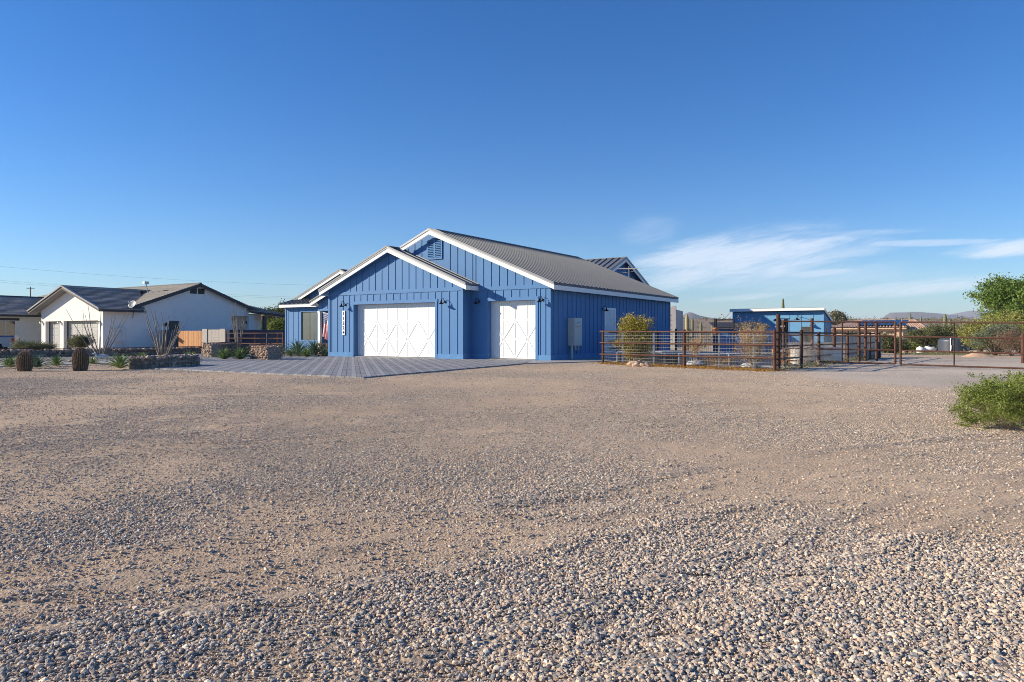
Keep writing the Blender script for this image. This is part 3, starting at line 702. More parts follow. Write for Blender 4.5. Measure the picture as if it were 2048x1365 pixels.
    for (a, za) in ((eo + 0.01, ze), (wpx + 0.25, top(wpx + 0.25))): rake_board(ed, -0.375, 0.04, a, za + 0.012, ridge_x, zr + 0.012, 0.085, 0)
    recalc(ed.build('drip_edge', M_edge, rf))
    sf = MB(); sf.quad((eo - 0.03, -0.32, ze - 0.2), (eo - 0.03, dep + 0.27, ze - 0.2), (0.0, dep + 0.27, ze - 0.2), (0.0, -0.32, ze - 0.2))
    sf.prism([(eo - 0.03, -0.32, ze - 0.17), (ridge_x, -0.32, zr - 0.15), (ridge_x, -0.32, zr - 0.165), (eo - 0.03, -0.32, ze - 0.185)], (0, 0.34, 0))
    sf.build('soffit', M_blue, rf)
    # wing roof
    mb = MB(); wf = -0.95
    seam_slope(mb, (wez_r, wf - 0.02, we), (wez_r, 0.0, we), (wpx, wf - 0.02, wz), (wpx, 0.0, wz), rib=0.4)
    seam_slope(mb, (wel, wf - 0.02, we), (wel, 7.5, we), (wpx, wf - 0.02, wz), (wpx, 7.5, wz), rib=0.4)
    mb.bar((wpx, wf - 0.02, wz + 0.02), (wpx, 0.6, wz + 0.02), 0.16, 0.05)
    wr = mb.build('roof', M_roof, T)
    fs = MB(); rake_board(fs, wf, 0.03, wez_r, we, wpx, wz, 0.18, 0.065); rake_board(fs, wf, 0.03, wel, we, wpx, wz, 0.18, 0.065)
    fs.box(wez_r - 0.03, wez_r, wf + 0.03, -0.001, we - 0.25, we - 0.065); fs.box(wel, wel + 0.03, wf + 0.03, 7.5, we - 0.25, we - 0.065)
    recalc(fs.build('fascia', M_white, wr))
    ed = MB(); rake_board(ed, wf - 0.025, 0.04, wez_r + 0.01, we + 0.012, wpx, wz + 0.012, 0.085, 0); rake_board(ed, wf - 0.025, 0.04, wel - 0.01, we + 0.012, wpx, wz + 0.012, 0.085, 0)
    # flashing where the wing roof meets the main wall
    ed.prism([(wez_r, -0.03, we + 0.05), (wpx, -0.03, wz + 0.05), (wpx, -0.03, wz - 0.02), (wez_r, -0.03, we - 0.02)], (0, 0.028, 0))
    recalc(ed.build('drip_edge', M_edge, wr))
    sf = MB()
    sf.prism([(wez_r - 0.03, wf + 0.03, we - 0.17), (wpx, wf + 0.03, wz - 0.15), (wpx, wf + 0.03, wz - 0.165), (wez_r - 0.03, wf + 0.03, we - 0.185)], (0, 0.32, 0))
    sf.prism([(wel + 0.03, wf + 0.03, we - 0.17), (wpx, wf + 0.03, wz - 0.15), (wpx, wf + 0.03, wz - 0.165), (wel + 0.03, wf + 0.03, we - 0.185)], (0, 0.32, 0))
    recalc(sf.build('soffit', M_blue, wr))
    # --- left mass: gable, shed roof over the window wall, entry gable
    L0 = H.lx(5.26, 571); gpx = H.lx(6.0, 679.5); gzp = H.z(gpx, 6.0, 540); gl = gpx - 4.75
    w = MB()
    gu = lambda x: gzp - abs(x - gpx) * SL - 0.10
    w.prism([(gpx - 4.45, 6.35, 2.6), (wing_l, 6.35, 2.6), (wing_l, 6.35, gu(wing_l)), (gpx, 6.35, gzp - 0.1), (gpx - 4.45, 6.35, gu(gpx - 4.45))], (0, 0.2, 0))
    battens_front(w, 6.35, gpx - 4.2, gpx + 1.2, 3.25, lambda x: gu(x) - 0.02)
    wl_, wr_ = H.lx(5.26, 603), H.lx(5.26, 634.8); wz0, wz1 = H.z(wl_, 5.26, 680.5), H.z(wl_, 5.26, 624.5)
    y = 5.26; R0 = wr_ + 0.28
    w.box(L0, wl_, y, y + 0.2, 0.0, 2.80); w.box(wr_, R0, y, y + 0.2, 0.0, 2.80); w.box(wl_, wr_, y, y + 0.2, 0.0, wz0); w.box(wl_, wr_, y, y + 0.2, wz1, 2.80)
    w.box(L0, L0 + 0.2, y + 0.2, 14, 0.0, 3.0); w.box(R0 - 0.2, R0, y + 0.2, 7.2, 0.0, 2.8)
    battens_front(w, y, L0 + 0.02, wl_ - 0.1, 0.0, 2.72, step=0.47)
    # porch back wall and entry gable wall
    w.box(R0, wing_l, 7.2, 7.4, 0.0, 3.0); battens_front(w, 7.2, R0 + 0.2, wing_l, 0.0, 2.7, step=0.42)
    ex = H.lx(4.4, 619.6); exp_ = ex + 3.4; ezl = H.z(ex, 4.4, 604.5); ezp = ezl + 3.4 * SL; yr = 4.4
    w.prism([(ex + 0.35, yr + 0.35, 2.52), (2 * exp_ - ex - 0.35, yr + 0.35, 2.52), (2 * exp_ - ex - 0.35, yr + 0.35, ezl + 0.03), (exp_, yr + 0.35, ezp - 0.12), (ex + 0.35, yr + 0.35, ezl + 0.03)], (0, 0.15, 0))
    battens_front(w, yr + 0.35, ex + 0.6, exp_ + 1, 2.62, lambda x: ezl + (x - ex) * SL - 0.14)
    recalc(w.build('wall', M_blue, T))
    tb = MB(); a = 0.1
    tb.box(wl_ - a, wr_ + a, y - 0.03, y - 0.0005, wz1, wz1 + a); tb.box(wl_ - a, wr_ + a, y - 0.03, y - 0.0005, wz0 - a, wz0)
    tb.box(wl_ - a, wl_, y - 0.03, y - 0.0005, wz0, wz1); tb.box(wr_, wr_ + a, y - 0.03, y - 0.0005, wz0, wz1)
    tb.box(L0 - 0.02, L0 + 0.09, y - 0.027, y - 0.0005, 0, 2.8); tb.box(ex + 0.35, 2 * exp_ - ex - 0.35, yr + 0.31, yr + 0.349, 2.50, 2.62)
    tb.build('trim_board', M_blue, T)
    wn = MB(); f = 0.035
    for (a_, b_) in ((wl_, wl_ + f), (wr_ - f, wr_), ((wl_ + wr_) / 2 - f / 2, (wl_ + wr_) / 2 + f / 2)): wn.box(a_, b_, y + 0.02, y + 0.06, wz0, wz1)
    wn.box(wl_, wr_, y + 0.021, y + 0.061, wz0, wz0 + f); wn.box(wl_, wr_, y + 0.021, y + 0.061, wz1 - f, wz1)
    win = wn.build('window', mat('bronze_frame', (0.055, 0.05, 0.045), 0.5, 0.3), T)
    gl_ = MB(); gl_.box(wl_, wr_, y + 0.035, y + 0.045, wz0, wz1); gl_.build('pane', mat('tinted_pane', (0.085, 0.10, 0.095), 0.22, var=0.35, scale=1.2, spec=1.0), win)
    # left gable roof
    mb = MB(); gy = 6.0; ge = gzp - 4.75 * SL
    seam_slope(mb, (gl, gy - 0.02, ge), (gl, 14.3, ge), (gpx, gy - 0.02, gzp), (gpx, 14.3, gzp), rib=0.4)
    seam_slope(mb, (gpx + 5.2, gy - 0.02, gzp - 5.2 * SL), (gpx + 5.2, 14.3, gzp - 5.2 * SL), (gpx, gy - 0.02, gzp), (gpx, 14.3, gzp), rib=0.4)
    mb.bar((gpx, gy - 0.02, gzp + 0.02), (gpx, 14.3, gzp + 0.02), 0.16, 0.05)
    gr = mb.build('roof', M_roof, T)
    fs = MB(); rake_board(fs, gy, 0.03, gl, ge, gpx, gzp, 0.18, 0.065); rake_board(fs, gy, 0.03, gpx + 4.5, gzp - 4.5 * SL, gpx, gzp, 0.18, 0.065); recalc(fs.build('fascia', M_white, gr))
    ed = MB(); rake_board(ed, gy - 0.025, 0.04, gl - 0.01, ge + 0.012, gpx, gzp + 0.012, 0.085, 0); rake_board(ed, gy - 0.025, 0.04, gpx + 4.5, gzp - 4.5 * SL + 0.012, gpx, gzp + 0.012, 0.085, 0); recalc(ed.build('drip_edge', M_edge, gr))
    # shed roof over the window
    sl_, sr_ = H.lx(4.9, 559), H.lx(4.9, 634.7); sz = H.z(sl_, 4.9, 609.5)
    mb = MB(); seam_slope(mb, (sl_, 4.9, sz), (sr_ + 0.6, 4.9, sz), (sl_, 6.38, sz + 0.42), (sr_ + 0.6, 6.38, sz + 0.42), rib=0.4)
    seam_slope(mb, (sl_ - 0.02, 14, sz), (sl_ - 0.02, 4.9, sz), (sl_ + 1.0, 14, sz + 0.42), (sl_ + 1.0, 6.38, sz + 0.42), rib=0.4)
    sr = mb.build('roof', M_roof, T)
    fs = MB(); fs.box(sl_, sr_ + 0.6, 4.87, 4.9, sz - 0.20, sz - 0.045); fs.box(sl_, sl_ + 0.03, 4.901, 9, sz - 0.20, sz - 0.045); fs.build('fascia', M_white, sr)
    sf = MB(); sf.box(sl_ + 0.03, sr_ + 0.6, 4.9, 5.26, sz - 0.16, sz - 0.14); sf.build('soffit', M_blue, sr)
    # entry gable roof
    mb = MB()
    seam_slope(mb, (ex, yr - 0.02, ezl), (ex, 8.0, ezl), (exp_, yr - 0.02, ezp), (exp_, 8.0, ezp), rib=0.4)
    seam_slope(mb, (2 * exp_ - ex, yr - 0.02, ezl), (2 * exp_ - ex, 8.0, ezl), (exp_, yr - 0.02, ezp), (exp_, 8.0, ezp), rib=0.4)
    er = mb.build('roof', M_roof, T)
    fs = MB(); rake_board(fs, yr, 0.03, ex, ezl, exp_, ezp, 0.18, 0.065); rake_board(fs, yr, 0.03, 2 * exp_ - ex, ezl, exp_, ezp, 0.18, 0.065); fs.box(ex, ex + 0.03, yr + 0.03, 4.86, ezl - 0.23, ezl - 0.065)
    recalc(fs.build('fascia', M_white, er))
    # porch posts
    for lx_ in (H.lx(4.85, 639.8), -13.0):
        q = MB(); q.box(lx_ - 0.08, lx_ + 0.08, 4.77, 4.93, 0.0, 2.50); q.box(lx_ - 0.10, lx_ + 0.10, 4.75, 4.95, 2.40, 2.498); q.build('porch_post', M_white, T)
    # --- rear mass with its gable facing right
    cpx, cly, cz = H.lx(17.3, 1252.5), 17.3, 6.0
    cpx = -4.3; w = MB()
    cu = lambda yy: cz - abs(yy - cly) * SL - 0.1
    w.prism([(cpx - 0.35, dep + 0.31, 0), (cpx - 0.35, 22.5, 0), (cpx - 0.35, 22.5, cu(22.5)), (cpx - 0.35, cly, cz - 0.1), (cpx - 0.35, dep + 0.31, cu(dep + 0.31))], (-0.2, 0, 0))
    for k in range(18):
        yy = cly - 3.4 + 0.42 * k
        if yy < 22.3: w.box(cpx - 0.352, cpx - 0.33, yy - 0.022, yy + 0.022, 2.5, cu(yy) - 0.02)
    recalc(w.build('wall', M_blue, T))
    v = MB(); v.box(cpx - 0.349, cpx - 0.30, cly - 0.55, cly + 0.55, 4.65, 4.72)
    for k in range(8): v.box(cpx - 0.349, cpx - 0.31, cly - 0.5, cly + 0.5, 4.74 + 0.09 * k, 4.78 + 0.09 * k)
    v.build('vent', M_blue, T)
    mb = MB(); e0 = cz - 5.5 * SL
    for s in (-1, 1): seam_slope(mb, (cpx, cly + s * 5.5 if s > 0 else cly - 3.7, e0 if s > 0 else cz - 3.7 * SL), (cpx - 14, cly + s * 5.5 if s > 0 else cly - 3.7, e0 if s > 0 else cz - 3.7 * SL), (cpx, cly, cz), (cpx - 14, cly, cz), rib=0.45)
    mb.bar((cpx, cly, cz + 0.02), (cpx - 14, cly, cz + 0.02), 0.16, 0.05)
    rr = mb.build('roof', M_roof, T)
    fs = MB()
    for s, e in ((-1, 3.7), (1, 5.5)):
        fs.prism([(cpx, cly + s * e, cz - e * SL - 0.065), (cpx, cly, cz - 0.065), (cpx, cly, cz - 0.27), (cpx, cly + s * e, cz - e * SL - 0.27)], (-0.03, 0, 0))
    recalc(fs.build('fascia', M_white, rr))
    ed = MB()
    for s, e in ((-1, 3.7), (1, 5.5)):
        ed.prism([(cpx + 0.025, cly + s * e, cz - e * SL + 0.012), (cpx + 0.025, cly, cz + 0.012), (cpx + 0.025, cly, cz - 0.075), (cpx + 0.025, cly + s * e, cz - e * SL - 0.075)], (-0.04, 0, 0))
    recalc(ed.build('drip_edge', M_edge, rr))
    # --- side door
    s0, s1 = H.ly(0.03, 1209.5), H.ly(0.03, 1231.5); zt = H.z(0, (s0 + s1) / 2, 616.5)
    dr = MB(); dr.box(0.003, 0.03, s0 + 0.09, s1 - 0.09, 0.05, zt - 0.09); door = dr.build('side_door', mat('white_door', (0.62, 0.64, 0.68), 0.5), T)
    df = MB(); df.box(0.003, 0.045, s0, s0 + 0.09, 0.05, zt); df.box(0.003, 0.045, s1 - 0.09, s1, 0.05, zt); df.box(0.003, 0.044, s0 + 0.09, s1 - 0.09, zt - 0.09, zt); df.build('door_frame', M_white, door)
    kn = MB(); kn.lathe([(0, 0), (0.025, 0.01), (0.03, 0.03), (0.02, 0.055), (0, 0.06)], (0.03, s0 + 0.17, 1.0), 10, axis=(1, 0, 0)); kn.build('handle', M_galv, door)
    # --- lamps
    for px, ly_, py in ((690.5, wy, 610), (889.5, wy, 604)):
        x = H.lx(ly_, px); barn_lamp(T, (x, ly_ - 0.022, H.z(x, ly_, py)), (0, -1, 0), s=0.8)
    for px, py in ((958, 604), (1085, 600)):
        x = H.lx(0, px); barn_lamp(T, (x, -0.022, H.z(x, 0, py)), (0, -1, 0), s=0.8)
    yy = H.ly(0, 1204); barn_lamp(T, (0.022, yy, H.z(0, yy, 618)), (1, 0, 0), s=0.7)
    # --- number board
    bx = H.lx(wy, 688.3); bz0, bz1 = H.z(bx, wy, 670.5), H.z(bx, wy, 622)
    sg = MB(); sg.box(bx - 0.085, bx + 0.085, wy - 0.045, wy - 0.021, bz0, bz1); sign = tag(sg.build('number_board', M_white, T), 'white vertical board with black numerals')
    n = '11224'; h = (bz1 - bz0) / 5.15
    for k, ch in enumerate(n):
        cu_ = bpy.data.curves.new('numeral', 'FONT'); cu_.body = ch; cu_.size = h * 1.0; cu_.extrude = 0.004; cu_.offset = 0.004; cu_.align_x = 'CENTER'
        tmp = bpy.data.objects.new('numeral', cu_); COL.objects.link(tmp); dg = bpy.context.evaluated_depsgraph_get(); me = bpy.data.meshes.new_from_object(tmp.evaluated_get(dg))
        bpy.data.objects.remove(tmp); me.materials.clear(); me.materials.append(M_black)
        no = bpy.data.objects.new('numeral', me); COL.objects.link(no); no.parent = sign
        no.rotation_euler = (R(90), 0, 0); no.location = (bx, wy - 0.05, bz1 - (k + 0.86) * h - 0.02)
    return T
blue_house()
# ------------------------------------------------------------------ the white neighbouring house
NF = Frame(206, 50.75)
def hip_quad(mb, *a, **k): tile_slope(mb, *a, **k)
def white_house():
    N_ = NF; T = thing('white_house', N_.o, N_.rot, 'white stucco house with dark tiled roofs and two grey garage doors', 'house')
    gl = N_.lx(0, 82.8); pk = gl / 2; oh = 0.7; ze = 2.86; s = 0.34; zp = ze + (abs(pk) + oh) * s
    w = MB(); t = 0.25
    o1l, o1r = N_.lx(0, 91), N_.lx(0, 119.3); o2l, o2r = N_.lx(0, 127.2), N_.lx(0, 196); dh = 2.10
    un = lambda x: zp - abs(x - pk) * s - 0.16
    for a, b in ((gl, o1l), (o1r, o2l), (o2r, 0)): w.box(a, b, 0, t, -0.3, dh)
    w.prism([(gl, 0, dh), (0, 0, dh), (0, 0, un(0)), (pk, 0, zp - 0.16), (gl, 0, un(gl))], (0, t, 0))
    # right side wall of the garage running into the tall gable wall
    g0, g1, gp, gz_ = 1.9, 12.5, 7.35, 5.10; gs = 0.36
    gu = lambda y: gz_ - abs(y - gp) * gs - 0.14
    w.box(-t, 0, t, 2.1, -0.3, un(0))
    rl = N_.ly(0, 463.5); rz = N_.z(0, rl, 632)
    w.prism([(0, 2.1, -0.3), (0, rl, -0.3), (0, rl, rz), (0, 12.05, rz), (0, 12.05, gu(12.05)), (0, gp, gz_ - 0.14), (0, 2.1, gu(2.1))], (-t, 0, 0))
    # recess wall and the wall seen beyond it
    w.box(-3.2, -1.0, rl - 0.2, rl, -0.3, rz + 0.2); w.box(-1.4, -1.15, rl, 14.2, -0.3, 2.9)
    w.box(gl, gl + t, t, 9, -0.3, 2.8)
    w.box(-0.25 + 0.9 - 0.9, 0.0, 12.06, N_.ly(0, 510.5), -0.3, 2.75)
    recalc(w.build('wall', M_stucco, T))
    # left wing: its wall faces the yard
    x = gl - 6.0; lw = MB(); lw.box(x - 0.3, x - 0.02, -13, 6, -0.3, 2.62); recalc(lw.build('wall', M_stucco, T))
    wy0, wy1 = -3.4, N_.ly(x, 30); fr = MB(); wb, wt = 0.95, N_.z(x, 0.5, 643)
    fr.box(x - 0.025, x + 0.01, wy0 - 0.08, wy1 + 0.08, wb - 0.08, wb); fr.box(x - 0.025, x + 0.01, wy0 - 0.08, wy1 + 0.08, wt, wt + 0.06)
    fr.box(x - 0.025, x + 0.01, wy1, wy1 + 0.08, wb, wt); fr.box(x - 0.025, x + 0.01, wy0 - 0.08, wy0, wb, wt); ym = N_.ly(x, 11.5); fr.box(x - 0.025, x + 0.01, ym - 0.03, ym + 0.03, wb, wt)
    win = fr.build('window', M_white, T); pn = MB(); pn.box(x - 0.02, x - 0.012, wy0, wy1, wb, wt); pn.build('pane', M_glass, win)
    hd = MB(); hd.box(x - 0.02, x + 0.06, wy0 - 0.2, wy1 + 0.3, wt + 0.06, wt + 0.25); hd.build('window_header', M_fascia, T)
    # garage doors
    for a, b in ((o1l, o1r), (o2l, o2r)):
        d = MB(); y = 0.34
        nsec = 4; H = dh / nsec
        for k in range(nsec):
            n = max(2, int((b - a) / 0.62)); cw = (b - a) / n
            d.box(a, b, y, y + 0.04, k * H + 0.006, (k + 1) * H - 0.006)
            for j in range(n):
                for q in range(3):
                    zz = k * H + 0.05 + q * (H - 0.07) / 3
                    d.box(a + j * cw + 0.05, a + (j + 1) * cw - 0.05, y - 0.014, y + 0.01, zz, zz + (H - 0.07) / 3 - 0.03)
        d.build('garage_door', M_gdoor, T)
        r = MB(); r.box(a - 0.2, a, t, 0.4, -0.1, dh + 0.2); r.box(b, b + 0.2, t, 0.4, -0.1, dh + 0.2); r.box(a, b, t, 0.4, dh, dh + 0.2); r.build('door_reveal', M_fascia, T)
    # lanterns
    for px in (84.5, 121, 200):
        xx = N_.lx(0, px); m = MB(); zc = N_.z(xx, 0, 646)
        m.bar((xx, 0, zc + 0.08), (xx, -0.16, zc + 0.10), 0.03, 0.03); m.lathe([(0.0, 0.12), (0.09, 0.06), (0.02, 0.055)], (xx, -0.15, zc), 8); m.box(xx - 0.04, xx + 0.04, -0.012, 0, zc - 0.05, zc + 0.14)
        l = m.build('lantern', mat('bronze', (0.10, 0.06, 0.03), 0.4, 0.6), T)
        q = MB(); q.lathe([(0.0, -0.10), (0.05, -0.10), (0.07, 0.05), (0.0, 0.055)], (xx, -0.15, zc), 8); q.build('lantern_glass', mat('milk_glass', (0.7, 0.7, 0.66), 0.3), l)
    # --- garage roof
    def fas(mb, pts, d, dep=0.2): mb.prism(pts + [(p[0], p[1], p[2] - dep) for p in pts[::-1]], d)
    r = MB(); xr, xl = oh, 2 * pk - oh; yf = -0.6
    tile_slope(r, (xr, yf, ze), (xr, 3.0, ze), (pk, yf, zp), (pk, 8.5, zp)) if False else None
    tile_slope(r, (xr, yf, ze), (xr, 2.65, ze), (pk, yf, zp), (pk, 5.2, zp)); tile_slope(r, (xl, 7.0, ze), (xl, yf, ze), (pk, 7.0, zp), (pk, yf, zp))
    rf = r.build('roof', M_tile, T)
    cp = MB()
    n = 16
    for (xa, za, xb, zb) in ((xr, ze, pk, zp), (xl, ze, pk, zp)):
        for k in range(n):
            p = Vector((xa, yf, za)).lerp(Vector((xb, yf, zb)), k / n); q = Vector((xa, yf, za)).lerp(Vector((xb, yf, zb)), (k + 1) / n)
            cp.bar(p + Vector((0, 0, 0.03)), q + Vector((0, 0, 0.055)), 0.2, 0.10, tone=rnd.random())
    cp.bar((pk, yf, zp + 0.05), (pk, 6.5, zp + 0.05), 0.2, 0.08)
    cp.build('ridge_tile', mat('grey_cap_tile', (0.30, 0.29, 0.28), 0.8, var=0.25, scale=8), rf)
    f = MB(); fas(f, [(xr, yf - 0.03, ze - 0.02), (pk, yf - 0.03, zp - 0.02)], (0, 0.04, 0), 0.16); fas(f, [(xl, yf - 0.03, ze - 0.02), (pk, yf - 0.03, zp - 0.02)], (0, 0.04, 0), 0.16)
    f.box(xr - 0.02, xr + 0.05, yf, 2.7, ze - 0.17, ze - 0.02); recalc(f.build('fascia', M_fascia, rf))
    sf = MB(); sf.prism([(xr, yf, ze - 0.15), (pk, yf, zp - 0.14), (pk, yf, zp - 0.16), (xr, yf, ze - 0.17)], (0, 0.62, 0)); sf.prism([(xl, yf, ze - 0.15), (pk, yf, zp - 0.14), (pk, yf, zp - 0.16), (xl, yf, ze - 0.17)], (0, 0.62, 0)); recalc(sf.build('soffit', mat('grey_soffit', (0.22, 0.22, 0.22), 0.8), rf))
    # --- main roof: long slope towards the garage, hip at its far left end
    r = MB(); ro = 0.35; e0y, e0z = gp - 5.6, gz_ - 5.6 * gs; e1y, e1z = gp + 5.75, gz_ - 5.75 * gs; xl2 = -22.0
    tile_slope(r, (xl2 - 5.6, e0y, e0z), (ro, e0y, e0z), (xl2, gp, gz_), (ro, gp, gz_)); tile_slope(r, (ro, e1y, e1z), (xl2 - 5.6, e1y, e1z), (ro, gp, gz_), (xl2, gp, gz_))
    mr = r.build('roof', mat('light_grey_tile', (0.24, 0.225, 0.205), 0.6, var=0.2, scale=5, tone=1, col2=(0.30, 0.28, 0.26)), T)
    f = MB(); f.prism([(ro, e0y, e0z), (ro, gp, gz_), (ro, gp, gz_ - 0.24), (ro, e0y, e0z - 0.24)], (0.05, 0, 0)); f.prism([(ro, e1y, e1z), (ro, gp, gz_), (ro, gp, gz_ - 0.24), (ro, e1y, e1z - 0.24)], (0.05, 0, 0))
    f.bar((ro, gp, gz_ + 0.03), (xl2, gp, gz_ + 0.03), 0.2, 0.09); recalc(f.build('fascia', M_fascia, mr))
    v = MB(); vz0 = 4.30
    for a in (-0.62, 0.05): v.box(0.002, 0.03, gp + a - 0.05, gp + a + 0.50, vz0, vz0 + 0.42)
    v.build('vent', M_black, T)
    pp = MB(); ppx = -3.0; ppy = N_.ly(ppx, 297); zz = gz_ - abs(ppy - gp) * gs; pp.tube([(ppx, ppy, zz - 0.1), (ppx, ppy - 0.2, zz + 0.75)], 0.04, 8); pp.box(ppx - 0.15, ppx + 0.15, ppy - 0.4, ppy - 0.05, zz + 0.75, zz + 0.95); pp.build('vent_pipe', M_cab, mr)
    # lower roof beyond the gable, on the right
    r = MB(); xa, xb = 1.4, -4.0; y0, y1 = 10.6, 18.2; ym = 14.4; zl = 2.78; zm = zl + 3.8 * 0.36
    tile_slope(r, (xa, y1, zl), (xa, y0, zl), (xb, ym, zm), (xb, ym, zm), course=0.34) if False else None
    tile_slope(r, (0.42, 12.0, 3.1), (xa, y1 - 3.2, zl), (-3.5, 10.5, 4.05), (-3.5, 12.8, 4.05)); tile_slope(r, (xa, y1 - 3.2, zl), (-4, y1, zl), (-3.5, 12.8, 4.05), (-5, 12.8, 4.05))
    lr = r.build('roof', M_tile, T)
    f = MB(); f.bar((0.42, 12.0, 2.98), (xa, y1 - 3.2, zl - 0.1), 0.05, 0.18); f.bar((xa, y1 - 3.2, zl - 0.1), (-4, y1, zl - 0.1), 0.05, 0.18); f.build('fascia', M_fascia, lr)
    pst = MB(); px_ = 0.9; py_ = N_.ly(0.9, 529); pst.box(px_ - 0.12, px_ + 0.12, py_ - 0.12, py_ + 0.12, -0.3, 2.7); pst.build('porch_post', M_fascia, T)
    # left wing roof
    r = MB(); xr2 = gl - 5.45; zlw = 2.74; xm = gl - 10.6; zm = 4.42
    tile_slope(r, (xr2, -13.5, zlw), (xr2, 5.5, zlw), (xm, -13.5, zm), (xm, 7.0, zm)); tile_slope(r, (xm - 4.5, 0.2, zlw), (xm - 4.5, -13.5, zlw), (xm, 4, zm), (xm, -13.5, zm))
    lw = r.build('roof', M_tile, T)
    f = MB(); f.box(xr2 - 0.02, xr2 + 0.05, -13.5, 5.5, zlw - 0.18, zlw - 0.02); f.bar((xm, -13.5, zm + 0.04), (xm, 7.0, zm + 0.04), 0.2, 0.08); f.build('fascia', M_fascia, lw)
    # second, upper rake behind the garage roof
    r = MB(); tile_slope(r, (gl - 1.5, 6, 3.3), (gl - 1.5, 0.6, 3.3), (pk - 2.2, 6, 4.35), (pk - 2.2, 0.6, 4.35)); ur = r.build('roof', M_tile, T)
    c = MB(); c.bar((gl - 1.5, 0.58, 3.36), (pk - 2.2, 0.58, 4.41), 0.2, 0.1); c.build('ridge_tile', MATS['grey_cap_tile'], ur)
    # electric box on the side wall
    b0, b1 = N_.ly(0.12, 231), N_.ly(0.12, 252); zb1, zb0 = N_.z(0, b0, 655), N_.z(0, b0, 684)
    bx = MB(); bx.box(0.002, 0.2, b0, b1, zb0, zb1); bx.box(0.2, 0.215, b0 + 0.03, (b0 + b1) / 2 - 0.02, zb0 + 0.03, zb1 - 0.03); bx.box(0.2, 0.215, (b0 + b1) / 2, b1 - 0.03, zb0 + 0.03, zb1 - 0.03); e = bx.build('meter_box', mat('painted_box', (0.62, 0.63, 0.62), 0.6), T)
    m = MB(); m.lathe([(0, 0.08), (0.08, 0.07), (0.09, 0)], (0.215, b0 + 0.28, zb1 - 0.3), 14, axis=(1, 0, 0)); m.build('meter', M_cab, e)
    cd = MB(); cd.tube([(0.1, b0 + 0.15, zb0), (0.1, b0 + 0.15, -0.2)], 0.03); cd.build('conduit', MATS['painted_box'], e)
    cd = MB(); cd.tube([(0.1, b1 - 0.15, zb0), (0.1, b1 - 0.15, -0.2)], 0.03); cd.build('conduit', MATS['painted_box'], e)
    # dark door or window above the gate, two lamps
    a, b = N_.ly(0, 338), N_.ly(0, 358); z1, z0 = N_.z(0, a, 642), N_.z(0, a, 690)
    d = MB(); d.box(0.002, 0.03, a, b, 0.0, z1); d.build('side_door', mat('dark_door', (0.02, 0.025, 0.035), 0.4), T)
    for px, py, lx_ in ((330, 649, 0.0), (491, 645, -1.0)):
        yy = N_.ly(lx_, px); m = MB(); zz = N_.z(lx_, yy, py); m.lathe([(0.0, 0.16), (0.13, 0.02), (0.10, -0.14), (0, -0.16)], (lx_ + 0.18, yy, zz), 10); m.bar((lx_, yy, zz), (lx_ + 0.18, yy, zz + 0.05), 0.04, 0.04); m.build('wall_lamp', M_black, T)
    return T
white_house()

# satellite dish on the corner of the garage roof
def dish():
    p = NF.w(0.75, 1.6, 0); T = thing('satellite_dish', NF.w(0.70, 1.7, 2.62), NF.rot, 'grey satellite dish on the roof corner of the white garage', 'satellite dish')
    q = Vector((-0.55, -0.78, 0.28)); ax = Vector((0.25, -0.85, 0.42)).normalized()
    loc = Vector((0.05, 0, 0.62)); m = MB()
    prof = [(0.0, 0.0)] + [(0.30 * k / 8, 0.07 * (k / 8) ** 2) for k in range(1, 9)] + [(0.30, 0.055)] + [(0.30 * k / 8, 0.07 * (k / 8) ** 2 - 0.015) for k in range(7, 0, -1)]
    m.lathe(prof, loc, 24, axis=ax); m.build('reflector', mat('dish_grey', (0.36, 0.37, 0.38), 0.5), T)
    m = MB(); m.tube([(0.05, 0, -0.35), (0.12, 0.02, 0.30), loc - ax * 0.02], 0.025, 8); m.build('mast', M_black, T)
    m = MB(); m.tube([loc - Vector((0, 0, 0.32)), loc + ax * 0.45], 0.012, 6); m.lathe([(0, 0), (0.06, 0.02), (0.06, 0.12), (0, 0.14)], loc + ax * 0.42, 8, axis=-ax); m.build('feed_arm', M_cab, T)
dish()

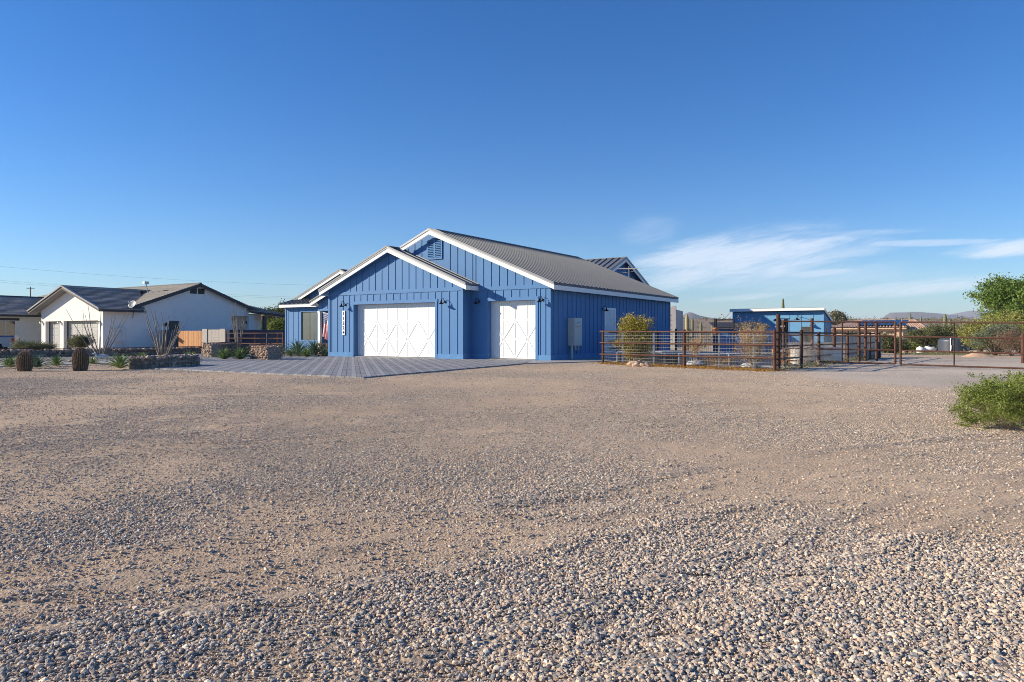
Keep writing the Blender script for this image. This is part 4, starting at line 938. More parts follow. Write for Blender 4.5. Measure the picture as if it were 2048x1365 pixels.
# ------------------------------------------------------------------ utilities on the blue house
def utilities():
    H = HF; s0, s1 = H.ly(0.15, 1139), H.ly(0.15, 1158.5); f = H.ly(0.30, 1132)
    T = thing('electric_cabinet', H.w(0.025, (s0 + s1) / 2), H.rot, 'tall grey electric cabinet with a round meter on the shaded blue wall', 'electric cabinet')
    hw = 0.36; z0 = H.z(0.3, s0, 692); z1 = H.z(0.3, s0, 636); m = MB(); D = 0.30
    m.box(0.0, D, -hw, hw, z0, z1); T0 = m.build('cabinet', M_cab, T)
    m = MB(); m.box(D, D + 0.012, -hw + 0.03, hw - 0.03, z0 + 0.03, z0 + 0.62); m.box(D, D + 0.012, -hw + 0.03, hw - 0.03, z0 + 0.64, z1 - 0.03); m.build('cabinet_cover', M_cab, T0)
    m = MB(); m.lathe([(0, 0.14), (0.09, 0.13), (0.10, 0.03), (0.12, 0.0)], (D + 0.012, -0.08, z1 - 0.28), 18, axis=(1, 0, 0)); m.build('meter', mat('meter_glass', (0.55, 0.58, 0.6), 0.15), T)
    for y, r, zb in ((-0.28, 0.05, 0.0), (0.05, 0.04, z0 - 0.2), (0.3, 0.03, z0 - 0.18)):
        m = MB(); m.tube([(D / 2, y, z0 + 0.01), (D / 2, y, zb)], r, 10); m.build('conduit', M_galv, T)
    # aerial beside the rear gable
    A = thing('tv_antenna', H.w(-3.3, H.ly(-3.3, 1258), 0), H.rot, 'metal TV antenna with many short rods beside the rear gable', 'antenna')
    zb = 4.3; m = MB(); m.tube([(0, 0, zb - 0.6), (0, 0, zb + 0.95)], 0.02, 6); m.build('mast', M_galv, A)
    m = MB(); m.bar((-0.2, -0.8, zb + 0.75), (0.2, 0.8, zb + 0.85), 0.022, 0.022)
    for k in range(11):
        t = k / 10; c = Vector((-0.2, -0.8, zb + 0.75)).lerp(Vector((0.2, 0.8, zb + 0.85)), t); l = 0.30 + 0.25 * t
        m.bar(c + Vector((l, -0.1, 0)), c + Vector((-l, 0.1, 0)), 0.012, 0.012)
    for k in range(3): m.bar((-0.35 + 0.3 * k, -0.4, zb + 0.55), (-0.35 + 0.3 * k, 0.4, zb + 0.62), 0.014, 0.014)
    m.bar((-0.5, 0, zb + 0.55), (0.4, 0, zb + 0.62), 0.025, 0.025); m.build('boom', mat('weathered_aluminium', (0.22, 0.22, 0.22), 0.6, 0.3), A)
    # flag on the porch post
    fx = H.lx(4.6, 640.5); base = H.w(fx + 0.0, 4.77, 0)
    Fl = thing('flag', base, H.rot, 'striped flag hanging limp from an angled pole on the white porch post', 'flag')
    m = MB(); p0 = Vector((0.05, -0.02, 2.42)); p1 = Vector((1.25, -0.75, 1.80 + 0.35)); p1 = Vector((1.05, -0.12, 2.24)); m.tube([p0, p1], 0.014, 6); m.build('flag_pole', M_white, Fl)
    cl = MB(); nu, nv = 26, 34; vs = []
    for j in range(nv + 1):
        for i in range(nu + 1):
            u = i / nu; v = j / nv
            a = p0.lerp(p1, 0.04 + 0.93 * u)
            sway = 0.55 * (u - 0.45) * (1 - 0.75 * v) + (-0.10) * v
            pos = p0.lerp(p1, 0.48) * v + a * (1 - v) if False else a.copy()
            gather = v ** 0.8
            c = p0.lerp(p1, 0.30)
            pos.x = a.x * (1 - gather * 0.45) + c.x * gather * 0.45 - 0.16 * v; pos.y = a.y * (1 - gather * 0.6) + c.y * gather * 0.6
            pos.z = a.z - v * (1.35 + 0.22 * u)
            pos.y += 0.07 * v * math.sin(u * 15 + v * 1.5); pos.x += 0.03 * v * math.cos(u * 17)
            vs.append(tuple(pos))
    fs = [(j * (nu + 1) + i, j * (nu + 1) + i + 1, (j + 1) * (nu + 1) + i + 1, (j + 1) * (nu + 1) + i) for j in range(nv) for i in range(nu)]
    me = bpy.data.meshes.new('flag_cloth'); me.from_pydata(vs, [], fs); uv = me.uv_layers.new(name='UVMap')
    for lp in me.loops: k = lp.vertex_index; uv.data[lp.index].uv = ((k % (nu + 1)) / nu, (k // (nu + 1)) / nv)
    me.polygons.foreach_set('use_smooth', [True] * len(fs))
    mt = bpy.data.materials.new('flag_cloth'); mt.use_nodes = True; nt = mt.node_tree; Nn = nt.nodes; L = nt.links; b = Nn['Principled BSDF']; b.inputs['Roughness'].default_value = 0.8
    uvn = Nn.new('ShaderNodeUVMap'); sp = Nn.new('ShaderNodeSeparateXYZ'); L.new(uvn.outputs[0], sp.inputs[0])
    def mth(op, a, c):
        n = Nn.new('ShaderNodeMath'); n.operation = op
        for k, q in enumerate((a, c)):
            if isinstance(q, (int, float)): n.inputs[k].default_value = q
            else: L.new(q, n.inputs[k])
        return n.outputs[0]
    st = mth('LESS_THAN', mth('FLOORED_MODULO', mth('MULTIPLY', sp.outputs[0], 13), 2), 1.0)
    can = mth('MULTIPLY', mth('LESS_THAN', sp.outputs[1], 0.42), mth('GREATER_THAN', sp.outputs[0], 0.0)); can = mth('MULTIPLY', mth('LESS_THAN', sp.outputs[1], 0.45), mth('LESS_THAN', sp.outputs[0], 7 / 13))
    mx = Nn.new('ShaderNodeMix'); mx.data_type = 'RGBA'; L.new(st, mx.inputs[0]); mx.inputs[6].default_value = (0.75, 0.72, 0.70, 1); mx.inputs[7].default_value = (0.50, 0.06, 0.06, 1)
    # little white stars in staggered rows
    gx = mth('SUBTRACT', mth('FRACT', mth('MULTIPLY', sp.outputs[0], 13 / 7 * 5), 0), 0.5); gy = mth('SUBTRACT', mth('FRACT', mth('MULTIPLY', sp.outputs[1], 6 / 0.45), 0), 0.5)
    star = mth('LESS_THAN', mth('ADD', mth('MULTIPLY', gx, gx), mth('MULTIPLY', gy, gy)), 0.05)
    mc = Nn.new('ShaderNodeMix'); mc.data_type = 'RGBA'; L.new(star, mc.inputs[0]); mc.inputs[6].default_value = (0.035, 0.05, 0.15, 1); mc.inputs[7].default_value = (0.7, 0.7, 0.7, 1)
    m3 = Nn.new('ShaderNodeMix'); m3.data_type = 'RGBA'; L.new(can, m3.inputs[0]); L.new(mx.outputs[2], m3.inputs[6]); L.new(mc.outputs[2], m3.inputs[7]); L.new(m3.outputs[2], b.inputs['Base Color'])
    me.materials.append(mt); o = bpy.data.objects.new('cloth', me); COL.objects.link(o); o.parent = Fl
utilities()

# ------------------------------------------------------------------ stone baskets
M_cage = mat('rusty_cage_wire', (0.10, 0.055, 0.035), 0.7, 0.3)
def gabion(label, pts, width, h, size=0.085, group='stone filled wire baskets', rim=True, z0=0.0, mound=False, seed=1):
    """pts: the front foot line of the basket, from left to right (world xy)"""
    rg = random.Random(seed); P = [Vector((p[0], p[1], 0)) for p in pts]; o = P[0].copy(); o.z = z0
    T = thing('stone_basket', o, 0, label, 'gabion', group)
    st = MB(); cg = MB(); rm = MB()
    for a, b in zip(P, P[1:]):
        a = a - P[0]; b = b - P[0]; d = (b - a); L = d.length; d.normalize(); n = Vector((-d.y, d.x, 0))
        if n.y < 0: n = -n
        s2 = size * 1.5
        nx, nz, nw = max(1, int(L / s2)), max(1, int(h / (size * 1.35))), max(1, int(width / s2))
        for i in range(nx):
            for k in range(nz):
                for j in range(nw):
                    if 0 < j < nw - 1 and k < nz - 1 and 0 < i < nx - 1: continue
                    c = a + d * ((i + 0.5) / nx * L) + n * ((j + 0.5) / nw * width) + Vector((0, 0, (k + 0.5) / nz * h))
                    c += Vector((rg.uniform(-1, 1), rg.uniform(-1, 1), rg.uniform(-1, 1))) * size * 0.42
                    if mound and k == nz - 1: c.z += 0.05 * rg.random()
                    st.rock(c, size * rg.uniform(0.62, 1.3), rg.random() ** 1.7, 0.8, rg)
        core = 0.06; c0 = a + n * core; c1 = b + n * core; c2 = b + n * (width - core); c3 = a + n * (width - core)
        st.hexa([(c0.x, c0.y, 0), (c1.x, c1.y, 0), (c2.x, c2.y, 0), (c3.x, c3.y, 0), (c0.x, c0.y, h - core), (c1.x, c1.y, h - core), (c2.x, c2.y, h - core), (c3.x, c3.y, h - core)], 1.0)
        g = 0.15; e = 0.012
        for off in (-e, width + e):
            nn = int(L / g)
            for i in range(nn + 1):
                p = a + d * (i / nn * L) + n * off; cg.bar(p, p + Vector((0, 0, h)), 0.006, 0.006)
            for k in range(int(h / g) + 1): cg.bar(a + n * off + Vector((0, 0, k * g)), b + n * off + Vector((0, 0, k * g)), 0.006, 0.006)
        for i in range(int(L / g) + 1):
            p = a + d * (i * g); cg.bar(p + n * (-e) + Vector((0, 0, h + 0.02)), p + n * (width + e) + Vector((0, 0, h + 0.02)), 0.006, 0.006)
        if rim:
            for off in (-e, width + e): rm.tube([a + n * off + Vector((0, 0, h + 0.015)), b + n * off + Vector((0, 0, h + 0.015))], 0.016, 6)
    st.build('stone_fill', M_rock, T); cg.build('wire_cage', M_cage, T)
    if rim: rm.build('rim', M_rust, T)
    return T
def gxy(px, py): return tuple(G(px, py).xy)
def gh(px, py, pt):      # height of something whose foot is at row py and top at row pt
    Y = F * CH / (py - HZ); return CH - (pt - HZ) / F * Y
gabion('long low stone basket edging the driveway, between cactus and agaves', [gxy(258, 738.5), gxy(330, 737.5), gxy(403, 732)], 0.55, 0.36, 0.085, rim=False, mound=True, seed=2)
gabion('long low stone basket along the foot of the white house', [gxy(-30, 717), gxy(120, 714), gxy(250, 713), gxy(404, 708)], 0.5, gh(250, 713, 697), 0.11, seed=3)
gabion('square stone basket left of the pair of agaves', [gxy(404, 715), gxy(420, 716), gxy(456, 711.5)], 0.5, 0.68, 0.085, seed=4)
gabion('short upright sunlit stone basket at the edge of the pavers', [gxy(499, 719.5), gxy(533, 721.5)], 0.7, gh(533, 721.5, 692), 0.065, seed=5)
gabion('tan stone basket under the white porch post', [gxy(636, 711.5), gxy(660, 712.5)], 0.6, 0.60, 0.06, seed=6)
gabion('small stone basket half hidden behind the agaves at the pipe gate', [gxy(468, 708), gxy(498, 708)], 0.4, 0.42, 0.08, seed=8)

# ------------------------------------------------------------------ walls and gate between the houses
def between():
    # wooden gate, face lit by the sun (parallel to the house fronts)
    def panel(name, pxl, pxr, Y0, ztop, m, label, cat, boards=None, thick=0.08, part=None):
        fr = Frame(pxl, Y0); L = -0
        x1 = fr.lx(0, pxr); T = thing(name, fr.o, fr.rot, label, cat); mb = MB()
        if boards:
            n = max(1, int(x1 / boards))
            for i in range(n): mb.box(i * x1 / n + 0.004, (i + 1) * x1 / n - 0.004, -0.02 * (i % 2) * 0.3, 0.02, 0.05, ztop - 0.015 * rnd.random(), rnd.random())
            mb.build('gate_boards', m, T); q = MB(); q.box(0, x1, 0.021, 0.06, 0.25, 0.35); q.box(0, x1, 0.021, 0.06, ztop - 0.35, ztop - 0.25); q.build('gate_rail', m, T)
        else: mb.box(0, x1, 0, thick, -0.1, ztop); mb.build(part or 'panel', m, T)
        return T, x1, fr
    Yw = 50.3
    panel('wooden_gate', 357, 405.5, Yw, CH + (HZ - 662) / F * Yw, M_cedar, 'new orange cedar board gate beside the white house', 'gate', boards=0.14)
    T, x1, fr = panel('block_wall', 406, 443, 48.8, CH + (HZ - 660) / F * 48.8, M_cmu, 'short bare grey concrete block wall next to the cedar gate', 'wall', thick=0.2, part='block_face')
    m = MB(); z1 = CH + (HZ - 658.5) / F * 48.8; m.box(-0.02, 0.5, -0.05, 0.25, -0.1, z1); m.build('pillar', M_cmu, T); m = MB(); m.box(x1 - 0.05, x1 + 0.42, -0.05, 0.30, -0.1, z1); m.build('pillar', M_cmu, T)
    m = MB()
    for k in range(8): m.box(0.5, x1 - 0.05, -0.004, 0.0, 0.18 * k + 0.17, 0.18 * k + 0.182)
    for k in range(int(x1 / 0.4)): m.box(0.5 + 0.4 * k, 0.512 + 0.4 * k, -0.004, 0, 0, 1.4)
    m.build('mortar_joints', mat('mortar', (0.22, 0.2, 0.19), 0.9), T)
    # dark wall running towards the blue house
    a = at(449, 50); b = HF.w(-21.8, 11.0); a.z = 0
    d = (b - a); ang = math.atan2(d.y, d.x); T = thing('navy_wall', a, ang, 'dark navy wall between the two houses, behind the rusty pipe gate', 'wall')
    m = MB(); zt = CH + (HZ - 661) / F * 52; m.box(0, d.length, 0, 0.2, -0.1, zt - 0.05); m.build('wall_face', M_navy, T); m = MB(); m.box(-0.02, d.length, -0.02, 0.22, zt - 0.05, zt + 0.02); m.build('wall_cap', M_navy, T)
    # dark panel left of the cedar gate
    fr = Frame(306, 55); T = thing('dark_side_fence', fr.o, fr.rot, 'dark slate blue side fence panel behind the large ocotillo', 'fence')
    m = MB(); x1 = fr.lx(0, 352); n = 14
    for i in range(n): m.box(i * x1 / n + 0.01, (i + 1) * x1 / n - 0.01, 0, 0.04, 0.0, CH + (HZ - 660.5) / F * 55)
    m.build('fence_boards', mat('slate_board', (0.085, 0.10, 0.13), 0.7, var=0.2), T)
    # the rusty pipe gate in front
    a = at(453, 43.0); b = at(567, 40.5); d = b - a; ang = math.atan2(d.y, d.x); L = d.length
    T = thing('pipe_gate', a, ang, 'long low rusty pipe gate between the white house and the blue house', 'gate')
    def hz(px, py, Y): return CH - (py - HZ) / F * Y
    for py in (667, 677, 687.5):
        m = MB(); m.tube([(0, 0, hz(0, py, 42)), (L, 0, hz(0, py, 41.6))], 0.028, 8); m.build('rail', M_rust, T)
    for t in (0.0, 0.52, 0.9, 0.99):
        m = MB(); m.tube([(L * t, 0.0, 0), (L * t, 0.0, 1.22)], 0.04 if t in (0.0, 0.99) else 0.025, 8); m.build('gate_post', M_rust, T)
    m = MB(); m.tube([(L * 0.72, -0.02, 0.1), (L * 0.72, -0.02, 1.18)], 0.02, 8); m.build('latch_post', M_galv, T)
between()

# ------------------------------------------------------------------ pickup
def pickup():
    T = thing('pickup_truck', at(34, 47.5) + Vector((0, 0, -0.22)), R(206), 'blue and silver pickup truck parked at the white house, tail towards the garage', 'truck')
    # x runs forward from the tail, y to the left of the truck
    M_car = mat('silver_paint', (0.28, 0.31, 0.36), 0.35, 0.4, var=0.03); M_car2 = mat('blue_paint', (0.02, 0.06, 0.22), 0.3, 0.3, var=0.03); M_tyre = mat('tyre', (0.015, 0.015, 0.015), 0.85)
    W = 0.95
    def side(prof, y0, y1): return [(x, y0, z) for x, z in prof], (0, y1 - y0, 0)
    b = MB(); b.prism(*side([(0, 0.55), (0.62, 0.5), (0.72, 0.78), (1.0, 0.93), (1.3, 0.78), (1.4, 0.5), (3.95, 0.5), (4.02, 0.78), (4.3, 0.93), (4.6, 0.78), (4.72, 0.5), (5.4, 0.55), (5.45, 0.95), (5.3, 1.08), (4.1, 1.16), (2.2, 1.18), (0.02, 1.14)], -W, W)); body = recalc(b.build('body', M_car, T))
    b = MB(); b.box(0.0, 2.1, -W - 0.003, -W + 0.09, 1.14, 1.25); b.box(0.0, 2.1, W - 0.09, W + 0.003, 1.14, 1.25); b.box(0.0, 0.08, -W + 0.09, W - 0.09, 1.10, 1.25); b.build('bed_rail', M_car2, T)
    b = MB(); b.prism(*side([(2.15, 1.18), (2.25, 1.68), (2.5, 1.76), (3.5, 1.74), (4.15, 1.17)], -W + 0.12, W - 0.12)); cab = recalc(b.build('cab', M_car2, T))
    b = MB(); b.prism(*side([(2.35, 1.22), (2.42, 1.6), (3.45, 1.62), (3.95, 1.22)], -W + 0.105, W - 0.105)); recalc(b.build('window', M_glass, cab))
    for x in (1.0, 4.3):
        for y in (-W + 0.12, W - 0.12):
            m = MB(); m.lathe([(0.2, -0.12), (0.35, -0.12), (0.37, -0.08), (0.37, 0.08), (0.35, 0.12), (0.2, 0.12)], (x, y, 0.37), 24, axis=(0, 1, 0)); wh = m.build('wheel', M_tyre, T)
            m = MB(); m.lathe([(0, -0.13), (0.2, -0.13), (0.2, 0.13), (0, 0.13)], (x, y, 0.37), 16, axis=(0, 1, 0)); m.build('rim', M_galv, wh)
    for y in (-W + 0.06, W - 0.06):
        m = MB(); m.box(-0.02, 0.16, y - 0.065, y + 0.065, 0.74, 1.08); m.build('tail_light', mat('red_lens', (0.5, 0.01, 0.015), 0.2), T)
    m = MB(); m.box(-0.14, 0.0, -W + 0.05, W - 0.05, 0.5, 0.66); m.build('bumper', M_galv, T)
pickup()

# ------------------------------------------------------------------ pipe fence
def h_at(px, py, Y): return CH - (py - HZ) / F * Y
FP = [at(1205.8, 27.0), at(1368.5, 23.7), at(1549, 21.1)]
BACK = [Vector((7.9 + 1.3 * k, 21.3 + 1.75 * k, 0)) for k in range(8)]
def pipe_fence():
    T = thing('pipe_fence', FP[0], 0, 'rusty pipe and wire mesh fence with leaves along its foot, right of the blue house', 'fence')
    o = FP[0]
    for k, p in enumerate(FP):
        m = MB(); q = p - o; m.tube([q + Vector((0, 0, -0.1)), q + Vector((0, 0, 1.21 + (0.03 if k < 2 else 0.0)))], 0.052 if k else 0.045, 10); m.build('post', M_rust, T)
    q = at(1556.5, 21.5) - o; m = MB(); m.tube([q + Vector((0, 0, -0.1)), q + Vector((0, 0, 1.68))], 0.06, 10); m.build('post', M_rust2, T)
    rails = []
    for a, b, za, zb in ((FP[0], FP[1], None, None), (FP[1], FP[2], None, None)):
        ya, yb = a.y, b.y
        for pa, pb in (((663.2, 685.9, 708.9), (663.9, 688.2, 712.3)),) if a is FP[0] else (((663.9, 688.2, 712.3), (665.0, 690.3, 717.0)),):
            for u, v in zip(pa, pb):
                d = (b - a).normalized() * 0.12; off = Vector((-0.04, -0.05, 0))
                m = MB(); p0 = a - o + off + Vector((0, 0, CH - (u - HZ) / F * ya)); p1 = b - o + off + Vector((0, 0, CH - (v - HZ) / F * yb))
                m.tube([p0 - d * (1 if a is FP[0] else 0), p1 + d * 0.3], 0.025, 8); m.build('rail', M_rust, T)
        # T-posts
        for t in ((0.27, 0.66) if a is FP[0] else (0.42, 0.80)):
            p = a.lerp(b, t) - o; m = MB(); m.bar(p + Vector((0, 0.03, -0.05)), p + Vector((0, 0.03, 1.16)), 0.035, 0.035); m.build('stake', M_galv, T)
        m = MB(); L = (b - a).length; n = int(L / 0.10)
        for i in range(n + 1):
            p = a.lerp(b, i / n) - o; m.bar(p + Vector((0, 0, 0.02)), p + Vector((0, 0, 1.17)), 0.009, 0.006)
        for k in range(12):
            z = 0.04 + k * 0.10; m.bar(a - o + Vector((0, 0, z)), b - o + Vector((0, 0, z)), 0.005, 0.004)
        m.build('wire_mesh', M_wire, T)
    # the return beside the drive
    T = thing('drive_fence', BACK[0], 0, 'low rusty pipe fence with many posts leading back beside the gravel drive', 'fence'); o = BACK[0]
    hts = [1.15, 1.22, 1.17, 1.32, 1.20, 1.2, 1.2, 1.2]
    for k in range(1, 8):
        m = MB(); q = BACK[k] - o; m.tube([q + Vector((0, 0, -0.1)), q + Vector((0, 0, hts[k]))], 0.05 if k != 3 else 0.06, 10); m.build('post', M_rust2 if k == 1 else M_rust, T)
    for z in (1.13, 0.72, 0.34):
        m = MB(); m.tube([Vector((-0.25, -0.1, z)), BACK[-1] - o + Vector((0, 0, z))], 0.026, 8); m.build('rail', M_rust2, T)
    m = MB(); a, b = BACK[0], BACK[-1]; L = (b - a).length; n = int(L / 0.15)
    for i in range(n + 1): p = a.lerp(b, i / n) - o; m.bar(p + Vector((0, 0, 0.02)), p + Vector((0, 0, 1.1)), 0.005, 0.005)
    for k in range(8): m.bar(Vector((0, 0, 0.05 + 0.15 * k)), b - o + Vector((0, 0, 0.05 + 0.15 * k)), 0.005, 0.005)
    m.build('wire_mesh', M_wire, T)
    # low dark pipe rails against the house wall
    T = thing('pipe_barrier', HF.w(0.9, 6.2), HF.rot, 'low dark pipe barrier standing in the shade by the electric cabinet', 'barrier')
    for z in (1.17, 0.80, 0.45):
        m = MB(); m.tube([(0, -2.6, z), (0, 3.6, z)], 0.028, 8); m.build('rail', M_rust2, T)
    for y in (-0.6, 3.2):
        m = MB(); m.tube([(0, y, 0), (0, y, 1.25)], 0.05, 8); m.build('post', M_rust2, T)
pipe_fence()

def gate(name, p0, p1, rails0, rails1, label, uprights, Y0, Y1, group=None):
    T = thing(name, p0, math.atan2(p1.y - p0.y, p1.x - p0.x), label, 'gate', group); L = (p1 - p0).length
    zs = [(CH - (a - HZ) / F * Y0, CH - (b - HZ) / F * Y1) for a, b in zip(rails0, rails1)]
    for za, zb in zs:
        m = MB(); m.tube([(0, 0, za), (L, 0, zb)], 0.026, 8); m.build('rail', M_rust, T)
    for t in (0, 1):
        m = MB(); za, zb = zs[0][t], zs[-1][t]; m.tube([(L * t, 0, za), (L * t, 0, zb)], 0.036, 8); m.build('upright', M_rust, T)
    for t in uprights:
        m = MB(); z0 = zs[0][0] + (zs[0][1] - zs[0][0]) * t; z1 = zs[-1][0] + (zs[-1][1] - zs[-1][0]) * t
        m.tube([(L * t, 0.0, z0), (L * t, 0, z1)], 0.020, 8); m.build('upright', M_rust2, T)
    return T, L, zs
g1, L1, _ = gate('drive_gate', at(1567, 25.0), at(1790.5, 23.6), (643, 670.6, 697.0, 721.4), (645, 672.8, 700.9, 728.1), 'left leaf of the rusty pipe gates, hinged at the tall fence post', (0.54,), 25.0, 23.6, 'rusty drive gates')
for z in (0.5, 1.35):
    m = MB(); m.bar((-0.28, 0, z), (0.05, 0, z + 0.01), 0.05, 0.05); m.build('hinge', M_galv, g1)
g2, L2, _ = gate('drive_gate', at(1801, 23.55), at(2072, 21.3), (644.8, 673.6, 701.5, 729.3), (646.2, 677.5, 708.5, 738.2), 'right leaf of the rusty pipe gates, reaching the edge of the photo', (0.42,), 23.55, 21.3, 'rusty drive gates')
def hinge_post():
    T = thing('gate_post', at(1558, 25.2), 0, 'tall rusty double hinge post of the left gate leaf', 'post')
    for x in (0.0, 0.25):
        m = MB(); m.tube([(x, 0, -0.1), (x, 0, 1.60)], 0.075, 12); m.build('pipe', M_rust2, T)
    m = MB(); m.bar((-0.05, 0, 1.62), (0.35, 0, 1.62), 0.16, 0.03); m.build('cap', M_rust2, T)
    # posts of the corral standing behind the gate
    for px, Y, h, nm in ((1624, 27, 1.68, 'second'), (1718, 29, 1.62, 'a'), (1731, 29.5, 1.6, 'b'), (1753, 30, 1.6, 'c')):
        p = at(px, Y); p.z = gz(p.x, p.y)
        m = MB(); m.tube([(0, 0, -0.1), (0, 0, h)], 0.055, 10); o = m.build('fence_post', M_rust, None, p)
        lab = {'second': 'tall rusty post standing before the shed window', 'a': 'leftmost of the three tall rusty posts behind the left gate leaf', 'b': 'middle one of the three tall rusty posts behind the left gate leaf', 'c': 'rightmost of the three tall rusty posts behind the left gate leaf'}[nm]
        tag(o, lab, 'post', 'tall rusty fence posts')
    p = at(2046, 27.5); T = thing('end_post', p, 0, 'thick rusty post cluster at the right edge of the photo', 'post')
    for dx, dy in ((0, 0), (0.16, 0.05), (0.32, 0.1)):
        m = MB(); m.tube([(dx, dy, -0.1), (dx, dy, 1.1)], 0.07, 10); m.build('pipe', M_rust, T)
hinge_post()
# ------------------------------------------------------------------ plants
def leaf_mat(name, c1, c2, transl=0.25, rough=0.6): return mat(name, c1, rough, var=0.15, scale=8, tone=1, col2=c2, transl=transl, spec=0.25)
M_creo = leaf_mat('creosote_leaf', (0.115, 0.165, 0.030), (0.26, 0.30, 0.06))
M_olive = leaf_mat('olive_leaf', (0.085, 0.105, 0.040), (0.20, 0.20, 0.09))
M_mesq = leaf_mat('mesquite_leaf', (0.060, 0.125, 0.030), (0.22, 0.30, 0.05))
M_pverde = leaf_mat('palo_verde_leaf', (0.20, 0.215, 0.055), (0.36, 0.35, 0.10))
M_grey = leaf_mat('grey_leaf', (0.120, 0.145, 0.085), (0.22, 0.24, 0.15))
M_yel = leaf_mat('yellow_leaf', (0.15, 0.20, 0.035), (0.58, 0.40, 0.07))
M_dryl = leaf_mat('dry_leaf', (0.36, 0.17, 0.07), (0.60, 0.36, 0.06))
M_redtw = leaf_mat('reddish_dry_leaf', (0.20, 0.10, 0.07), (0.30, 0.19, 0.12))
M_ybare = leaf_mat('sparse_yellow_leaf', (0.40, 0.20, 0.06), (0.75, 0.50, 0.05))
M_agave = leaf_mat('agave_leaf', (0.12, 0.19, 0.07), (0.38, 0.46, 0.18), 0.05, 0.45)
M_agave2 = leaf_mat('blue_agave_leaf', (0.085, 0.145, 0.090), (0.22, 0.30, 0.18), 0.05, 0.45)
M_oco = mat('ocotillo_stem', (0.235, 0.20, 0.17), 0.9, var=0.35, scale=18, bump=0.5, bscale=60)
M_scrub = leaf_mat('scrub_leaf', (0.12, 0.12, 0.055), (0.25, 0.22, 0.11), 0.1)
M_sag = mat('saguaro_skin', (0.15, 0.155, 0.075), 0.8, var=0.2, scale=4)
def leaf(mb, c, size, rg, tone, asp=0.5, d=None):
    a = Vector((rg.gauss(0, 1), rg.gauss(0, 1), rg.gauss(0, 1))) if d is None else Vector(d) + Vector((rg.gauss(0, .4), rg.gauss(0, .4), rg.gauss(0, .4)))
    a.normalize(); b = a.cross(Vector((rg.gauss(0, 1), rg.gauss(0, 1), rg.gauss(0, 1)))).normalized() * size * asp * 0.5; a = a * size * 0.5; c = Vector(c)
    o = len(mb.v); mb.v += [tuple(c - a), tuple(c + b - a * 0.1), tuple(c + a), tuple(c - b - a * 0.1)]; mb.f.append((o, o + 1, o + 2, o + 3)); mb.t.append(tone); mb.sm.append(False)
def branchy(mb, p, d, L, r, depth, rg, tips, spread=0.6, up=0.1, shrink=0.68, nsub=(2, 4), seg=3, sides=5):
    pts = [Vector(p)]; d = Vector(d).normalized()
    for k in range(seg):
        d = (d + Vector((rg.gauss(0, .14), rg.gauss(0, .14), rg.gauss(0, .10) + up * 0.3))).normalized(); pts.append(pts[-1] + d * L / seg)
    rs = [r * (1 - 0.45 * k / seg) for k in range(seg + 1)]
    mb.tube(pts, rs, sides if depth > 1 else 3, cap=False, tone=rg.random(), smooth=True)
    if depth <= 0: tips.append((pts[-1], d)); tips.append((pts[-2], d)); return
    for q in range(rg.randint(*nsub)):
        s = pts[rg.randint(1, seg)] if q else pts[-1]
        nd = (d + Vector((rg.gauss(0, spread), rg.gauss(0, spread), rg.gauss(0, spread * 0.6) + up))).normalized()
        branchy(mb, s, nd, L * shrink * rg.uniform(0.8, 1.2), r * 0.55, depth - 1, rg, tips, spread, up, shrink, nsub, seg, sides)
def bush(name, loc, label, cat, size, lm, stems=9, L=0.5, depth=3, nleaf=25, lsize=0.03, spread=0.6, up=0.15, asp=0.5, r=0.012, tilt=0.8, cloud=0.07, seed=1, group=None, stem_mat=None, shrink=0.68, nsub=(2, 4), low=0.0, lprob=1.0):
    """size = (rx, ry, rz) to which the plant is scaled"""
    rg = random.Random(seed); T = thing(name, loc, 0, label, cat, group)
    br = MB(); tips = []
    for k in range(stems):
        a = 2 * math.pi * (k + rg.random() * 0.7) / stems; t = tilt * rg.uniform(0.25, 1.0)
        branchy(br, (0.06 * math.cos(a), 0.06 * math.sin(a), 0), (math.cos(a) * t, math.sin(a) * t, 1), L, r, depth, rg, tips, spread, up, shrink, nsub)
    if low:            # side shoots leaving the lower stems
        for k in range(int(stems * 1.6)):
            a = rg.uniform(0, 6.283); z = rg.uniform(0.0, L * 1.6); branchy(br, (0.12 * math.cos(a), 0.12 * math.sin(a), z), (math.cos(a), math.sin(a), rg.uniform(0.0, 0.7)), L * 0.9, r * 0.7, max(1, depth - 1), rg, tips, spread, up, shrink, nsub)
    mx = max(abs(t.x) for t, _ in tips) or 1; my = max(abs(t.y) for t, _ in tips) or 1; mz = max(t.z for t, _ in tips) or 1
    S = (size[0] / mx, size[1] / my, size[2] / mz)
    br.v = [(v[0] * S[0], v[1] * S[1], max(v[2], -0.01) * S[2]) for v in br.v]
    br.build('branches', stem_mat or M_twig, T)
    if nleaf:
        lf = MB()
        for t, d in tips:
            p = Vector((t.x * S[0], t.y * S[1], max(t.z, 0.02) * S[2])); base = rg.random()
            if rg.random() > lprob: continue
            for k in range(nleaf):
                c = p + Vector((rg.gauss(0, cloud), rg.gauss(0, cloud), rg.gauss(0, cloud * 0.8))); c.z = max(0.01, c.z)
                leaf(lf, c, lsize * rg.uniform(0.6, 1.3), rg, max(0, min(1, base * 0.6 + rg.random() * 0.5 - 0.05)), asp)
        lf.build('foliage', lm, T)
    return T
